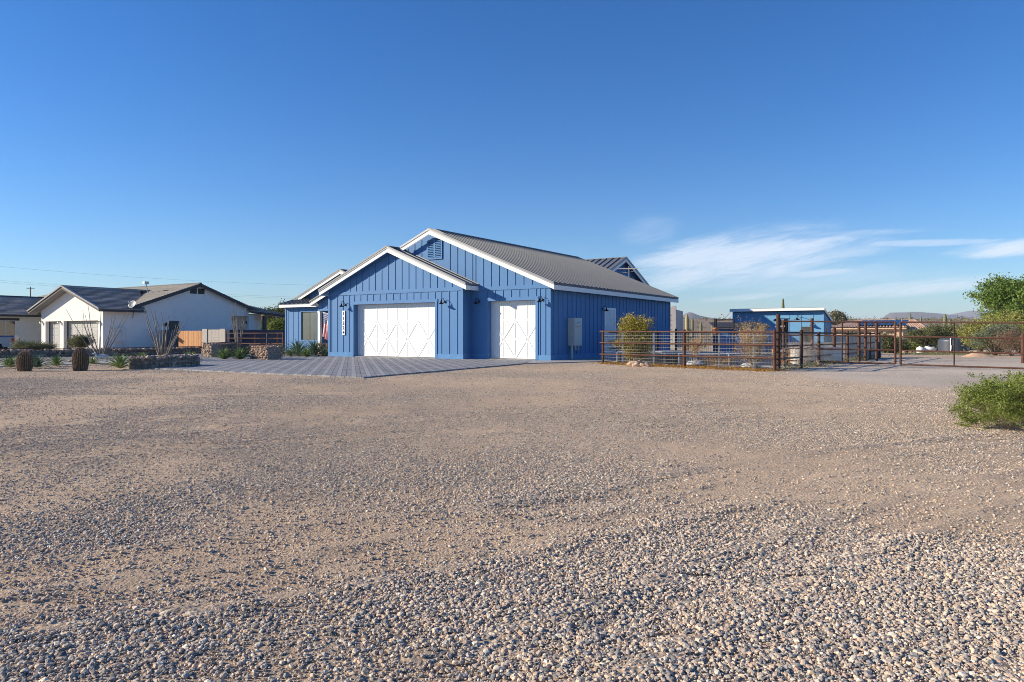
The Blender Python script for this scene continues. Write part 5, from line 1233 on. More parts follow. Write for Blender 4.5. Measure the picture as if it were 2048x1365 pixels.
def agave(loc, label, R_, n, m, seed, width=0.05, droop=0.35, cat='agave', group='spiky agaves and aloes in the front beds', name='agave'):
    rg = random.Random(seed); T = thing(name, loc, 0, label, cat, group); mb = MB()
    for k in range(n):
        a = k * 2.39996 + rg.uniform(-.2, .2); el = R(12 + 76 * (k / n) ** 0.8); L = R_ * (1.0 - 0.25 * (k / n)) * rg.uniform(0.85, 1.1); w = width * rg.uniform(0.8, 1.1); tone = rg.random() * 0.8
        out = Vector((math.cos(a), math.sin(a), 0)); side = Vector((-out.y, out.x, 0)); pts = []
        for j in range(7):
            t = j / 6; e = el - droop * t * t; c = (out * math.cos(e) + Vector((0, 0, math.sin(e)))) * L * t + Vector((0, 0, 0.03)); pts.append((c, w * (0.55 + 0.9 * t if t < 0.35 else (1.0 - t) * 1.33 + 0.01)))
        vs = []
        for c, ww in pts:
            up = Vector((0, 0, 1)); vs += [tuple(c - side * ww + up * ww * 0.35), tuple(c - up * ww * 0.25), tuple(c + side * ww + up * ww * 0.35)]
        fs = []
        for j in range(6):
            for q in range(2): fs.append((j * 3 + q, j * 3 + q + 1, (j + 1) * 3 + q + 1, (j + 1) * 3 + q))
        mb.add(vs, fs, tone)
    mb.build('leaves', m, T); return T
def barrel(loc, h, r, seed, label):
    rg = random.Random(seed); T = thing('barrel_cactus', loc, 0, label, 'barrel cactus', 'barrel cacti at the left'); mb = MB(); n = 24; rings = 16; vs = []
    def rad(t): return r * (0.80 + 0.24 * math.sin(math.pi * min(1, t * 0.9 + 0.08))) * (1.0 if t < 0.55 else math.sqrt(max(0.0, 1 - ((t - 0.55) / 0.455) ** 2)))
    for j in range(rings + 1):
        t = j / rings; 
        for k in range(n * 2):
            a = math.pi * k / n; rr = rad(t) * (1.0 if k % 2 else 0.78); vs.append((rr * math.cos(a) + 0.02 * t, rr * math.sin(a), t * h))
    N2 = n * 2; fs = [(j * N2 + k, j * N2 + (k + 1) % N2, (j + 1) * N2 + (k + 1) % N2, (j + 1) * N2 + k) for j in range(rings) for k in range(N2)]
    mb.add(vs, fs, 0.3); mb.build('cactus_body', mat('barrel_skin', (0.12, 0.105, 0.055), 0.8, var=0.3, scale=10), T)
    sp = MB()
    for j in range(34):
        t = 0.03 + 0.96 * j / 34
        for k in range(n):
            a = math.pi * (2 * k + 1) / n; rr = rad(t); c = Vector((rr * math.cos(a) + 0.02 * t, rr * math.sin(a), t * h))
            for q in range(3):
                d = Vector((math.cos(a) + rg.gauss(0, .7), math.sin(a) + rg.gauss(0, .7), rg.gauss(0.1, .7) + 0.7 * sst(0.8, 1, t))).normalized(); L = 0.042 * rg.uniform(0.6, 1.3); s = d.cross(Vector((0, 0, 1))).normalized() * 0.0035
                o = len(sp.v); sp.v += [tuple(c - s), tuple(c + s), tuple(c + d * L)]; sp.f.append((o, o + 1, o + 2)); sp.t.append(rg.random()); sp.sm.append(False)
    sp.build('spines', mat('cactus_spine', (0.62, 0.34, 0.27), 0.8, tone=1, col2=(0.66, 0.52, 0.42)), T)
def foot(px, py, z=0): p = G(px, py); p.z = z; return p
def ph(px, py, pt): Y = F * CH / (py - HZ); return CH - (pt - HZ) / F * Y
barrel(foot(49, 742.5), 0.60, 0.205, 1, 'shorter, leftmost barrel cactus with pink spines')
barrel(foot(160.5, 741.5), 0.70, 0.215, 2, 'taller barrel cactus standing left of the long low stone basket')
AG = [(20, 737, 0.44, 46, M_agave, 'dark agave half hidden behind the leftmost barrel cactus, on its left side'),
      (72, 737, 0.50, 46, M_agave2, 'dark agave peeking out right of the leftmost barrel cactus'),
      (112, 734, 0.42, 40, M_agave, 'small sunlit agave alone between the two barrel cacti'),
      (185, 730, 0.30, 34, M_agave, 'smallest light green agave right of the taller barrel cactus'),
      (240, 739, 0.55, 46, M_agave, 'bushy agave in front of the left end of the long low stone basket'),
      (284, 722, 0.40, 40, M_agave, 'light agave behind the stone basket, left of the ocotillo'),
      (382, 721, 0.45, 40, M_agave, 'light agave behind the stone basket, right of the ocotillo'),
      (447, 720, 0.56, 60, M_agave, 'left one of the two green agaves between the stone baskets'),
      (479, 720, 0.56, 70, M_agave, 'paler right one of the two agaves between the stone baskets'),
      (488, 712, 0.62, 50, M_agave2, 'dark blue-green agave partly behind the pair of agaves'),
      (556, 716, 0.72, 60, M_agave2, 'large agave just right of the short upright stone basket'),
      (596, 713, 0.92, 60, M_agave2, 'large dark agave below the left side of the blue house window'),
      (629, 712, 0.92, 60, M_agave2, 'large dark agave below the right side of the blue house window'),
      (580, 714, 0.42, 46, M_agave, 'low yellow-green agave left in the bed below the window'),
      (612, 715, 0.50, 60, M_agave, 'low bright green agave in the middle of the bed below the window'),
      (650, 713, 0.55, 34, M_agave2, 'sparse agave in front of the tan stone basket at the porch')]
for k, (px, py, r_, n, m, lab) in enumerate(AG): agave(foot(px, py), lab, r_ * 1.32, n, m, 20 + k, width=0.028 + 0.03 * r_)
def ocotillo(loc, label, stems, h, spread, seed, dry=True, rr=0.022):
    rg = random.Random(seed); T = thing('ocotillo', loc, 0, label, 'ocotillo', 'bare ocotillos'); 
    for k in range(stems):
        mb = MB(); a = 2 * math.pi * (k + rg.random() * .5) / stems; t = spread * rg.uniform(0.15, 1.0); d = Vector((math.cos(a) * t, math.sin(a) * t, 1)).normalized(); L = h * rg.uniform(0.6, 1.08)
        p = Vector((0.10 * math.cos(a), 0.10 * math.sin(a), 0)); pts = [p]
        for j in range(7): d = (d + Vector((rg.gauss(0, .05), rg.gauss(0, .05), 0.03))).normalized(); pts.append(pts[-1] + d * L / 7)
        mb.tube(pts, [rr * (1 - 0.75 * j / 7) for j in range(8)], 6, cap=False)
        for j in range(1, 8):
            for q in range(9):
                c = pts[j - 1].lerp(pts[j], rg.random()); e = Vector((rg.gauss(0, 1), rg.gauss(0, 1), rg.gauss(0, 1))).normalized(); s = e.cross(Vector((0, 0, 1))).normalized() * 0.003
                o = len(mb.v); mb.v += [tuple(c - s), tuple(c + s), tuple(c + e * (rr * 0.5 + 0.03))]; mb.f.append((o, o + 1, o + 2)); mb.t.append(0); mb.sm.append(False)
        mb.build('stem', M_oco, T)
    return T
ocotillo(foot(326, 723), 'big bare ocotillo fanning out before the dark side fence', 18, 2.15, 0.75, 3, rr=0.032)
ocotillo(foot(200, 718), 'bare ocotillo leaning right in front of the white garage doors', 12, 2.6, 0.85, 14, rr=0.026)
ocotillo(foot(477, 708), 'upright bare ocotillo in front of the rusty pipe gate', 15, 2.75, 0.14, 9, rr=0.03)
# shrubs by the white house
bush('round_shrub', foot(66, 706), 'low olive shrub left of the white garage, beside the truck', 'shrub', (1.25, 0.8, 0.62), M_olive, 12, 0.4, 3, 16, 0.06, cloud=0.09, seed=3)
bush('round_shrub', foot(160, 707), 'dark green shrub in front of the wide grey garage door', 'shrub', (0.75, 0.7, 1.05), M_olive, 12, 0.4, 3, 22, 0.06, cloud=0.08, seed=4)
bush('flower_bush', foot(40, 706), 'dark tangled plant by the tail of the blue truck', 'shrub', (0.35, 0.35, 0.75), M_grey, 8, 0.4, 2, 10, 0.06, cloud=0.08, seed=5)
def rock_thing(loc, size, label, seed, m=None, name='boulder', group=None, tone=0.0):
    rg = random.Random(seed); mb = MB()
    # rounder stone: subdivided icosahedron with noise
    vs = {}; fs = []
    V = [Vector(v) for v in ICO_V]; Fc = list(ICO_F)
    for _ in range(2):
        mid = {}; nf = []
        def md(a, b):
            k = (min(a, b), max(a, b))
            if k not in mid: V.append(((V[a] + V[b]) / 2).normalized()); mid[k] = len(V) - 1
            return mid[k]
        for a, b, c in Fc: x, y, z = md(a, b), md(b, c), md(c, a); nf += [(a, x, z), (b, y, x), (c, z, y), (x, y, z)]
        Fc = nf
    out = []
    for v in V:
        n_ = mn.noise(v * 1.3 + Vector((seed * 3.1, 0, 0))) * 0.5 + mn.noise(v * 3 + Vector((seed, 5, 0))) * 0.15; q = v * (1 + n_); q = Vector((round(q.x * 3.2) / 3.2 * 0.35 + q.x * 0.65, round(q.y * 3.2) / 3.2 * 0.35 + q.y * .65, round(q.z * 3.2) / 3.2 * 0.35 + q.z * .65)); out.append((q.x * size[0], q.y * size[1], q.z * size[2] + size[2] * 0.55))
    mb.add(out, Fc, tone); o = mb.build(name, m or M_rock, None, loc); return tag(o, label, 'rock', group)
rock_thing(foot(1274, 733), (0.28, 0.17, 0.12), 'larger pale boulder at the foot of the pipe fence', 4)
rock_thing(foot(1290, 734), (0.16, 0.12, 0.09), 'smaller tan boulder right beside the pale one at the pipe fence', 7, tone=0.15)
rock_thing(foot(1334, 732.5), (0.06, 0.05, 0.04), 'fist-sized tan stone alone below the pipe fence', 8, tone=0.1)
rock_thing(foot(1637, 733), (0.13, 0.12, 0.14), 'round tan stone beside the post of the drive fence', 9)
rock_thing(foot(140, 726), (0.10, 0.09, 0.07), 'pale rock left of the taller barrel cactus', 12)
# rusty garden sculpture near the ocotillo: low grey lump and bracket
def garden_figure():
    T = thing('garden_ornament', foot(206, 725), 0.3, 'small grey metal animal ornament standing by the ocotillo left of the stone basket', 'ornament'); m = MB()
    m.tube([(-0.20, 0, 0.22), (0.0, 0, 0.24), (0.18, 0, 0.21)], [0.06, 0.085, 0.06], 8); m.tube([(-0.2, 0, 0.22), (-0.27, 0, 0.36)], [0.045, 0.03], 8); m.tube([(-0.25, 0, 0.36), (-0.37, 0, 0.33)], [0.035, 0.015], 8); m.build('body', M_cab, T)
    for x in (-0.16, -0.1, 0.1, 0.16):
        m = MB(); m.tube([(x, 0.03 * (1 if x in (-.16, .1) else -1), 0.2), (x * 1.1, 0.04 * (1 if x in (-.16, .1) else -1), 0)], 0.014, 6); m.build('leg', M_cab, T)
garden_figure()
# a rusty rail in front of the beds
def bed_rail():
    a, b = foot(236, 727), foot(404, 716); T = thing('bed_rail', a, 0, 'thin rusty rail running above the long low stone basket', 'rail'); d = b - a; m = MB(); m.tube([(0, 0, 0.40), (d.x * .5, d.y * .5, 0.42), (d.x, d.y, 0.48)], 0.02, 6); m.build('rail', M_rust2, T)
    for t in (0, 0.5, 1): m = MB(); m.tube([(d.x * t, d.y * t, 0), (d.x * t, d.y * t, 0.42)], 0.018, 6); m.build('stake', M_rust2, T)
bed_rail()

# ------------------------------------------------------------------ behind the pipe fence
bush('yellow_bush', foot(1268, 728), 'tall yellow and green bush behind the pipe fence', 'bush', (0.76, 0.7, 1.88), M_yel, 16, 0.55, 4, 6, 0.062, spread=0.50, up=0.10, tilt=0.8, r=0.012, cloud=0.08, seed=11, low=0.5)
bush('bare_bush', foot(1508, 738), 'twiggy half bare bush with yellow leaves behind the pipe fence', 'bush', (0.80, 0.8, 1.75), M_ybare, 26, 0.7, 4, 1, 0.045, spread=0.45, up=0.12, tilt=0.7, r=0.021, cloud=0.05, seed=17, low=0.35, lprob=0.35)
bush('bare_bush', foot(1601, 733), 'tangled leafless vine bush behind the left gate leaf', 'bush', (0.85, 0.9, 1.25), M_dryl, 16, 0.7, 4, 0, 0.05, spread=0.7, up=-0.05, tilt=1.1, r=0.012, cloud=0.05, seed=23, low=0.3)
bush('staked_shrub', foot(1388, 733), 'small leggy shrub just right of the middle fence post', 'shrub', (0.32, 0.3, 1.0), M_dryl, 4, 0.6, 3, 3, 0.05, spread=0.4, up=0.35, tilt=0.4, r=0.022, cloud=0.05, seed=25)
bush('dry_clump', foot(1340, 728), 'low dry brush pile behind the fence between the yellow bush and the middle post', 'shrub', (1.0, 0.5, 0.28), M_dryl, 14, 0.3, 3, 2, 0.03, up=0.0, tilt=1.8, r=0.006, cloud=0.06, seed=27)
bush('dry_clump', foot(1435, 731), 'low dry grassy clump right of the middle fence post', 'shrub', (0.6, 0.5, 0.35), M_dryl, 14, 0.3, 3, 2, 0.03, up=0.1, tilt=1.5, r=0.006, cloud=0.06, seed=29)
def litter():
    rg = random.Random(5); mb = MB()
    for k in range(7000):
        t = rg.random() * 1.04; seg = (FP[0], FP[1]) if t < 0.52 else (FP[1], FP[2]); u = (t / 0.52) if t < 0.52 else (t - 0.52) / 0.52
        p = seg[0].lerp(seg[1], min(1, u)); off = rg.gauss(0.15, 0.33); c = Vector((p.x + off * 0.8, p.y + off * 0.6 + rg.gauss(0, .1), 0.015 + rg.random() * 0.03)); leaf(mb, c, rg.uniform(0.03, 0.075), rg, rg.random(), 0.6, (1, 0.3, 0.1))
    tag(mb.build('leaf_litter', M_dryl), 'brown fallen leaves along the foot of the pipe fence', 'leaves', kind='stuff')
litter()
def garden():
    # covered beds with white pipe frames
    for px, Y, lab, w in ((1280, 28.5, 'blue covered garden bed behind the yellow bush', 1.7), (1330, 27.8, 'blue covered garden bed behind the middle of the left fence panel', 2.6), (1455, 26.0, 'long blue covered garden bed behind the right fence panel', 3.4)):
        p = at(px, Y); T = thing('garden_bed', p, HF.rot * 0.4, lab, 'garden bed', 'blue covered garden beds'); m = MB(); m.box(-w / 2, w / 2, -0.5, 0.5, 0.0, 0.34); m.build('bed_box', mat('blue_sheet', (0.05, 0.075, 0.13), 0.5, var=0.3, scale=2), T)
        m = MB(); m.tube([(-w / 2, -0.53, 0.4), (w / 2, -0.53, 0.4)], 0.014, 8); m.tube([(-w / 2, 0.53, 0.4), (w / 2, 0.53, 0.4)], 0.014, 8)
        for x in (-w / 2, 0, w / 2): m.tube([(x, -0.53, 0), (x, -0.53, 0.4), (x, 0.53, 0.4), (x, 0.53, 0)], 0.014, 8)
        m.build('pipe_frame', mat('dull_white_pipe', (0.5, 0.52, 0.54), 0.6), T)
    # light bag shapes
    for px, Y, s, lab in ((1502, 23.6, 0.32, 'pale grey sack lying under the bare bush'), (1390, 25.5, 0.30, 'pale grey sack lying right of the middle fence post')):
        m = MB(); m.lathe([(0, 0), (s, 0.02), (s * 1.05, 0.07), (s * 0.8, 0.13), (0, 0.15)], (0, 0, 0), 14); o = m.build('sack', mat('pale_sack', (0.55, 0.56, 0.56), 0.7), None, at(px, Y)); tag(o, lab, 'sack')
    # blue coop with a dark roof
    p = at(1435, 33.0); T = thing('blue_coop', p, R(-8), 'low blue coop with a dark sloping roof left of the shed', 'coop'); m = MB(); w = 2.1; m.box(0, w, 0, 1.6, 0, 1.35)
    T0 = m.build('coop_wall', M_blue, T); m = MB()
    for k in range(6): m.box(0.02 + k * (w - 0.08) / 5, 0.07 + k * (w - 0.08) / 5, -0.02, 0.0, 0, 1.35)
    m.box(0, w, -0.03, -0.0005, 0.75, 0.83); m.build('coop_trim', MATS['blue_plinth'], T)
    m = MB(); m.hexa([(-0.15, -0.25, 1.36), (w + 0.15, -0.25, 1.36), (w + 0.15, 1.75, 1.62), (-0.15, 1.75, 1.62), (-0.15, -0.25, 1.41), (w + 0.15, -0.25, 1.41), (w + 0.15, 1.75, 1.67), (-0.15, 1.75, 1.67)]); m.build('coop_roof', mat('dark_felt', (0.03, 0.03, 0.035), 0.8), T)
    # black run frame between house and coop
    a = at(1352, 33.5); b = at(1431, 32.0); T = thing('black_run', a, 0, 'black framed mesh run with two tall posts between the blue house and the coop', 'pen'); d = b - a; m = MB()
    for t, h in ((0, 1.35), (0.24, 1.2), (1.0, 1.78)):
        q = d * t; m2 = MB(); m2.bar(q, q + Vector((0, 0, h)), 0.09, 0.09); m2.build('post', M_black, T)
    for z in (0.1, 1.18):
        m2 = MB(); m2.bar(Vector((0, 0, z)), d + Vector((0, 0, z)), 0.05, 0.05); m2.build('rail', M_black, T)
    for k in range(19): q = d * (k / 18); m.bar(q + Vector((0, 0, 0.1)), q + Vector((0, 0, 1.18)), 0.01, 0.01)
    for k in range(8): m.bar(Vector((0, 0, 0.2 + 0.13 * k)), d + Vector((0, 0, 0.2 + 0.13 * k)), 0.008, 0.008)
    m.build('wire_mesh', M_black, T)
    q = at(1432, 31.8); q2 = at(1468, 31.5); T = thing('black_arch', q, 0, 'thin black pipe frame above the blue coop', 'frame'); m = MB(); m.tube([(0, 0, 1.72), (q2.x - q.x, q2.y - q.y, 1.72)], 0.025, 6); m.build('rail', M_black, T); m = MB(); m.tube([(q2.x - q.x, q2.y - q.y, 0), (q2.x - q.x, q2.y - q.y, 1.75)], 0.03, 6); m.build('post', M_black, T)
    m = MB(); m.tube([(0, 0, 0), (0, 0, 1.75)], 0.04, 6); m.build('post', M_black, T)
    # terracotta pot on the fence line
    m = MB(); m.lathe([(0, 0), (0.07, 0), (0.10, 0.2), (0.11, 0.2), (0.11, 0.24), (0.09, 0.24), (0.08, 0.05), (0, 0.05)], (0, 0, 0), 14); pt = at(1431.5, 26.0); pt.z = 1.15; 
    T = thing('pot_stand', at(1431.5, 26.0), 0, 'terracotta pot on a thin black stand behind the fence', 'plant pot'); o = m.build('pot', mat('terracotta', (0.50, 0.20, 0.10), 0.8), T, (0, 0, 1.08)); m = MB(); m.bar((0, 0, 0), (0, 0, 1.08), 0.05, 0.05); m.build('stand', M_black, T)
    # galvanised trough and orange planter behind the left gate leaf
    p = at(1603, 26.5); T = thing('stock_tank', at(1632, 26.8), R(8), 'pale round-ended livestock trough behind the drive fence', 'trough'); m = MB(); vs = []; n = 28; h = 0.62
    for z, k in ((0, 0.94), (0.05, 1), (h - 0.03, 1), (h, 1.03), (h, 0.96), (0.45, 0.95)):
        for i in range(n):
            a = 2 * math.pi * i / n; x = math.cos(a) * 0.40 * k + (0.55 if math.cos(a) > 0 else -0.55); vs.append((x, math.sin(a) * 0.40 * k, z))
    m.add(vs, [(j * n + i, j * n + (i + 1) % n, (j + 1) * n + (i + 1) % n, (j + 1) * n + i) for j in range(5) for i in range(n)] + [tuple(5 * n + i for i in range(n))], 0, True); m.build('tank', mat('pale_zinc', (0.55, 0.56, 0.55), 0.6, 0.2, var=0.15), T)
    m = MB()
    for k in range(4): z = 0.12 + 0.13 * k; m.tube([(math.cos(2 * math.pi * i / n) * 0.405 + (0.55 if math.cos(2 * math.pi * i / n) > 0 else -0.55), math.sin(2 * math.pi * i / n) * 0.405, z) for i in range(n + 1)], 0.008, 4)
    m.build('rib', MATS['pale_zinc'], T)
    m = MB(); m.box(-0.62, 0.62, -0.3, 0.3, 0.0, 0.52); m.box(-0.66, 0.66, -0.34, -0.3, 0.44, 0.52); T = thing('planter_box', at(1582, 27.2), R(-6), 'orange wooden planter box left of the livestock trough', 'planter'); m.build('box', mat('orange_wood', (0.50, 0.24, 0.09), 0.8, var=0.25, scale=6), T)
    m = MB(); m.box(-0.56, 0.56, -0.25, 0.25, 0.521, 0.53); m.build('soil', mat('soil', (0.10, 0.07, 0.05), 0.95), T)
    # concrete block wall stump + rubbish behind
    m = MB(); m.box(-1.2, 1.2, -0.15, 0.15, 0, 0.75); o = m.build('low_block_wall', M_cmu, None, at(1628, 30.5)); tag(o, 'low grey block wall behind the livestock trough', 'wall'); o.rotation_euler = (0, 0, R(-10))
garden()

def shed():
    S = Frame(1647, 44.0, z=gz(18, 44)); wd = -S.lx(0, 1465); zt = S.z(0, 0, 622.5); T = thing('blue_shed', S.o, S.rot, 'blue shed with a white fascia and lean-to roof behind the bare bush', 'shed'); dp = 2.7; zb = zt - 0.52
    m = MB(); m.prism([(-wd, 0, 0), (0, 0, 0), (0, 0, zt), (-wd, 0, zt)], (0, 0.12, 0)); m.prism([(0, 0.12, 0), (0, dp, 0), (0, dp, zb), (0, 0.12, zt - 0.02)], (-0.12, 0, 0)); m.prism([(-wd, 0.12, 0), (-wd, dp, 0), (-wd, dp, zb), (-wd, 0.12, zt - 0.02)], (0.12, 0, 0)); m.box(-wd + 0.12, -0.12, dp - 0.12, dp, 0, zb)
    for px in (1488, 1510, 1533, 1556, 1578.5, 1602, 1626): x = S.lx(0, px); m.box(x - 0.02, x + 0.02, -0.018, 0.002, 0.1, zt - 0.05)
    m.box(-0.1, 0.02, -0.02, 0.0005, 0, zt - 0.02)
    for k in range(7): m.box(-0.002, 0.018, 0.35 + 0.42 * k, 0.39 + 0.42 * k, 0.1, zt - 0.2 - 0.08 * k)
    recalc(m.build('wall', mat('shed_blue', (0.13, 0.32, 0.52), 0.6, var=0.08, scale=2), T))
    rf = MB(); z0 = zt + 0.20; rf.hexa([(-wd - 0.08, -0.35, z0 - 0.04), (0.08, -0.35, z0 - 0.04), (0.08, dp + 0.2, z0 - 0.78), (-wd - 0.08, dp + 0.2, z0 - 0.78), (-wd - 0.08, -0.35, z0 + 0.02), (0.08, -0.35, z0 + 0.02), (0.08, dp + 0.2, z0 - 0.72), (-wd - 0.08, dp + 0.2, z0 - 0.72)]); r = rf.build('roof', M_roof, T)
    f = MB(); f.box(-wd - 0.08, 0.08, -0.38, -0.352, z0 - 0.16, z0 + 0.0); f.prism([(0.082, -0.38, z0 + 0.0), (0.082, dp + 0.2, z0 - 0.73), (0.082, dp + 0.2, z0 - 0.89), (0.082, -0.38, z0 - 0.16)], (0.03, 0, 0)); recalc(f.build('fascia', M_white, r))
    s = MB(); s.box(-wd - 0.05, 0.05, -0.34, 0.0, z0 - 0.15, z0 - 0.13); s.build('soffit', MATS['shed_blue'], r)
    # window, dark doorway, lamps
    a, b = S.lx(0, 1602.5), S.lx(0, 1623); w = MB(); w1 = S.z(a, 0, 654); w.box(a, b, -0.03, 0.0, w1 - 1.0, w1); o = w.build('window', MATS['bronze_frame'], T); w = MB(); w.box(a + 0.04, b - 0.04, -0.035, -0.031, w1 - 0.96, w1 - 0.04); w.build('pane', mat('dark_pane', (0.07, 0.06, 0.05), 0.2, spec=0.8), o)
    a, b = S.lx(0, 1556.5), S.lx(0, 1574); d = MB(); d.box(a, b, -0.02, 0.0, 0.0, S.z(a, 0, 641)); d.build('doorway', mat('dark_pane', (0.07, 0.06, 0.05)), T); 
    w = MB(); w.box(0.0, 0.02, 0.9, 1.4, 0.9, 1.75); w.build('side_window', MATS['dark_pane'], T)
    x = S.lx(0, 1600); m = MB(); zz = S.z(x, 0, 637); pts = [(x, -0.02, zz)]
    for k in range(8): aa = math.pi * k / 7; pts.append((x - 0.05, -0.04 - 0.30 * (1 - math.cos(aa)), zz + 0.02 + 0.16 * math.sin(aa)))
    m.tube(pts, 0.014, 6); c = pts[-1]; l = m.build('wall_lamp', M_black, T); m = MB(); m.lathe([(0.02, 0.04), (0.03, 0.0), (0.06, -0.05), (0.19, -0.13), (0.18, -0.14), (0, -0.06)], c, 18); m.build('lamp_shade', M_black, l)
    x = S.lx(0, 1551); zz = S.z(x, 0, 640); m = MB(); m.lathe([(0, 0.06), (0.07, 0.05), (0.1, -0.1), (0, -0.1)], (x, -0.16, zz), 12); m.bar((x, 0, zz), (x, -0.14, zz), 0.03, 0.03); m.build('flood_lamp', M_black, T)
shed()

def corrugated():
    a = at(1650, 31.0); b = at(1762, 34.8); a.z = gz(a.x, a.y); b.z = a.z; d = b - a; L = d.length; T = thing('corrugated_fence', a, math.atan2(d.y, d.x), 'grey corrugated metal fence behind the drive fence', 'fence'); m = MB(); n = int(L / 0.05); h = 1.00
    vs = []
    for i in range(n + 1): y = 0.02 * math.sin(i * math.pi / 2.0 * 1.0); vs += [(i * L / n, y, 0), (i * L / n, y, h)]
    m.add(vs, [(2 * i, 2 * i + 2, 2 * i + 3, 2 * i + 1) for i in range(n)]); m.build('metal_sheet', mat('weathered_zinc', (0.33, 0.345, 0.335), 0.55, 0.3, var=0.3, scale=3, streak=(3, 3, 0.5)), T)
    m = MB(); m.box(0, L, 0.03, 0.07, h - 0.1, h - 0.05); m.build('fence_rail', M_rust2, T)
    for k in range(2):
        pass
    rg = random.Random(2)
    for k in range(9):
        t = rg.random(); p = BACK[1].lerp(BACK[6], t) + Vector((0.5 + rg.random() * 0.4, -0.2, 0)); rock_thing(p, (0.10 * rg.uniform(.7, 1.4),) * 3, ['pale', 'tan', 'grey', 'small', 'flat', 'round', 'rough', 'broken', 'low'][k] + ' stone at the foot of the drive fence, number', 40 + k) if False else None
corrugated()
def zg(px, Y): p = at(px, Y); p.z = gz(p.x, p.y); return p
def tan_house():
    Y0 = 86.0; S = Frame(1806, Y0, rot=-33, z=gz(40, 86)); T = thing('tan_house', S.o, S.rot, 'tan stucco house with clay tile roof and solar panels beyond the gates', 'house')
    xl = S.lx(0, 1655); zt = S.z(0, 0, 657); m = MB(); op0, op1 = S.lx(0, 1762), S.lx(0, 1800)
    zh = S.z(op0, 0, 675); m.box(xl, op0, 0, 0.3, 0, zt); m.box(op0, op1, 0, 0.3, zh, zt); m.box(op1, 0, 0, 0.3, 0, zt); m.box(-0.3, 0, 0.3, 7, 0, zt); m.box(xl, -0.3, 6.7, 7, 0, zt); m.box(op0 - 0.3, op0, 0.3, 3, 0, zh); m.box(op0, op1, 2.7, 3, 0, zh)
    xr = S.lx(5.0, 1868); z2 = S.z(0, 5, 672); m.box(0.0, xr, 5.0, 5.3, 0, z2); m.build('wall', M_tan, T)
    r = MB(); zp = S.z(-3, 6, 641)
    def slope(e0, e1, r0, r1):
        e0, e1, r0, r1 = map(Vector, (e0, e1, r0, r1)); n = max(1, int((e1 - e0).length / 0.35))
        for i in range(n):
            a = e0.lerp(e1, (i + .5) / n); b = r0.lerp(r1, (i + .5) / n)
            if (b - a).length > 0.1: r.tube([a, b], 0.17, 6, tone=rnd.random(), cap=False)
        nn = Vector((0, 0, -0.04)); r.add([tuple(p + nn) for p in (e0, e1, r1, r0)], [(0, 1, 2, 3)], 0.3)
    zp2 = zp; slope((xl, -0.5, zt + 0.05), (0.4, -0.5, zt + 0.05), (xl + 3, 5.5, zp), (-1.5, 5.5, zp)); slope((0.4, -0.5, zt + 0.05), (0.4, 5.5, zt + 0.05), (-1.5, 5.5, zp), (-1.5, 5.6, zp)); 
    slope((0.3, 4.6, z2 + 0.1), (xr + 0.5, 4.6, z2 + 0.1), (-1.0, 9.5, zp), (0.5, 9.5, zp)); slope((xr + 0.5, 4.6, z2 + 0.1), (xr + 0.5, 14, z2 + 0.1), (0.5, 9.5, zp), (0.4, 9.6, zp))
    rf = r.build('roof', M_clay, T); m = MB(); m.box(xl, 0.4, -0.55, -0.3, zt - 0.1, zt + 0.06); m.box(0.4, xr + 0.5, 4.5, 4.6, z2 - 0.15, z2 + 0.05); m.build('fascia', M_tan, rf)
    # solar panels
    a, b = S.lx(1.0, 1719), S.lx(1.0, 1815); n = 7
    for i in range(n):
        x0 = a + (b - a) * i / n; x1 = a + (b - a) * (i + 1) / n - 0.06
        def on(x, t): return (x, -0.3 + 5.0 * t, zt + 0.30 + (zp - zt) * t * 0.85)
        m = MB(); p = [Vector(on(x0, 0.08)), Vector(on(x1, 0.08)), Vector(on(x1, 0.75)), Vector(on(x0, 0.75))]; d = Vector((0, 0, 0.06)); m.hexa([tuple(q) for q in p] + [tuple(q + d) for q in p]); m.build('solar_panel', mat('solar_cell', (0.012, 0.018, 0.045), 0.15, 0.2), rf)
    # high slot windows, patio door, white framed window
    for px in (1668, 1689, 1707.5, 1729, 1757.0, 1781):
        x = S.lx(0, px); m = MB(); zz = S.z(x, 0, 665.5); m.box(x - 0.45, x + 0.45, -0.03, 0.001, zz - 0.12, zz + 0.1); m.build('slot_window', MATS['dark_pane'], T)
    m = MB(); m.box(op0 + 0.1, op1 - 0.1, 2.66, 2.7, 0, zh - 0.1); m.build('patio_door', M_glass, T)
    m = MB(); a, b = S.lx(5, 1828), S.lx(5, 1848); m.box(a, b, 4.95, 5.0, 0.6, z2 - 0.3); w = m.build('window', M_white, T); m = MB(); m.box(a + 0.15, b - 0.15, 4.93, 4.95, 0.75, z2 - 0.45); m.build('pane', mat('pale_pane', (0.25, 0.32, 0.30), 0.2), w)
    m = MB(); x = S.lx(-0.4, 1803); m.tube([(x, -0.4, 0), (x, -0.4, zh)], 0.18, 10); m.build('porch_post', M_white, T)
    m = MB(); x = S.lx(0.5, 1812); m.box(x - 0.6, x + 0.9, 2.0, 2.3, 0, 1.9); m.build('garden_wall', M_tan, T)
tan_house()
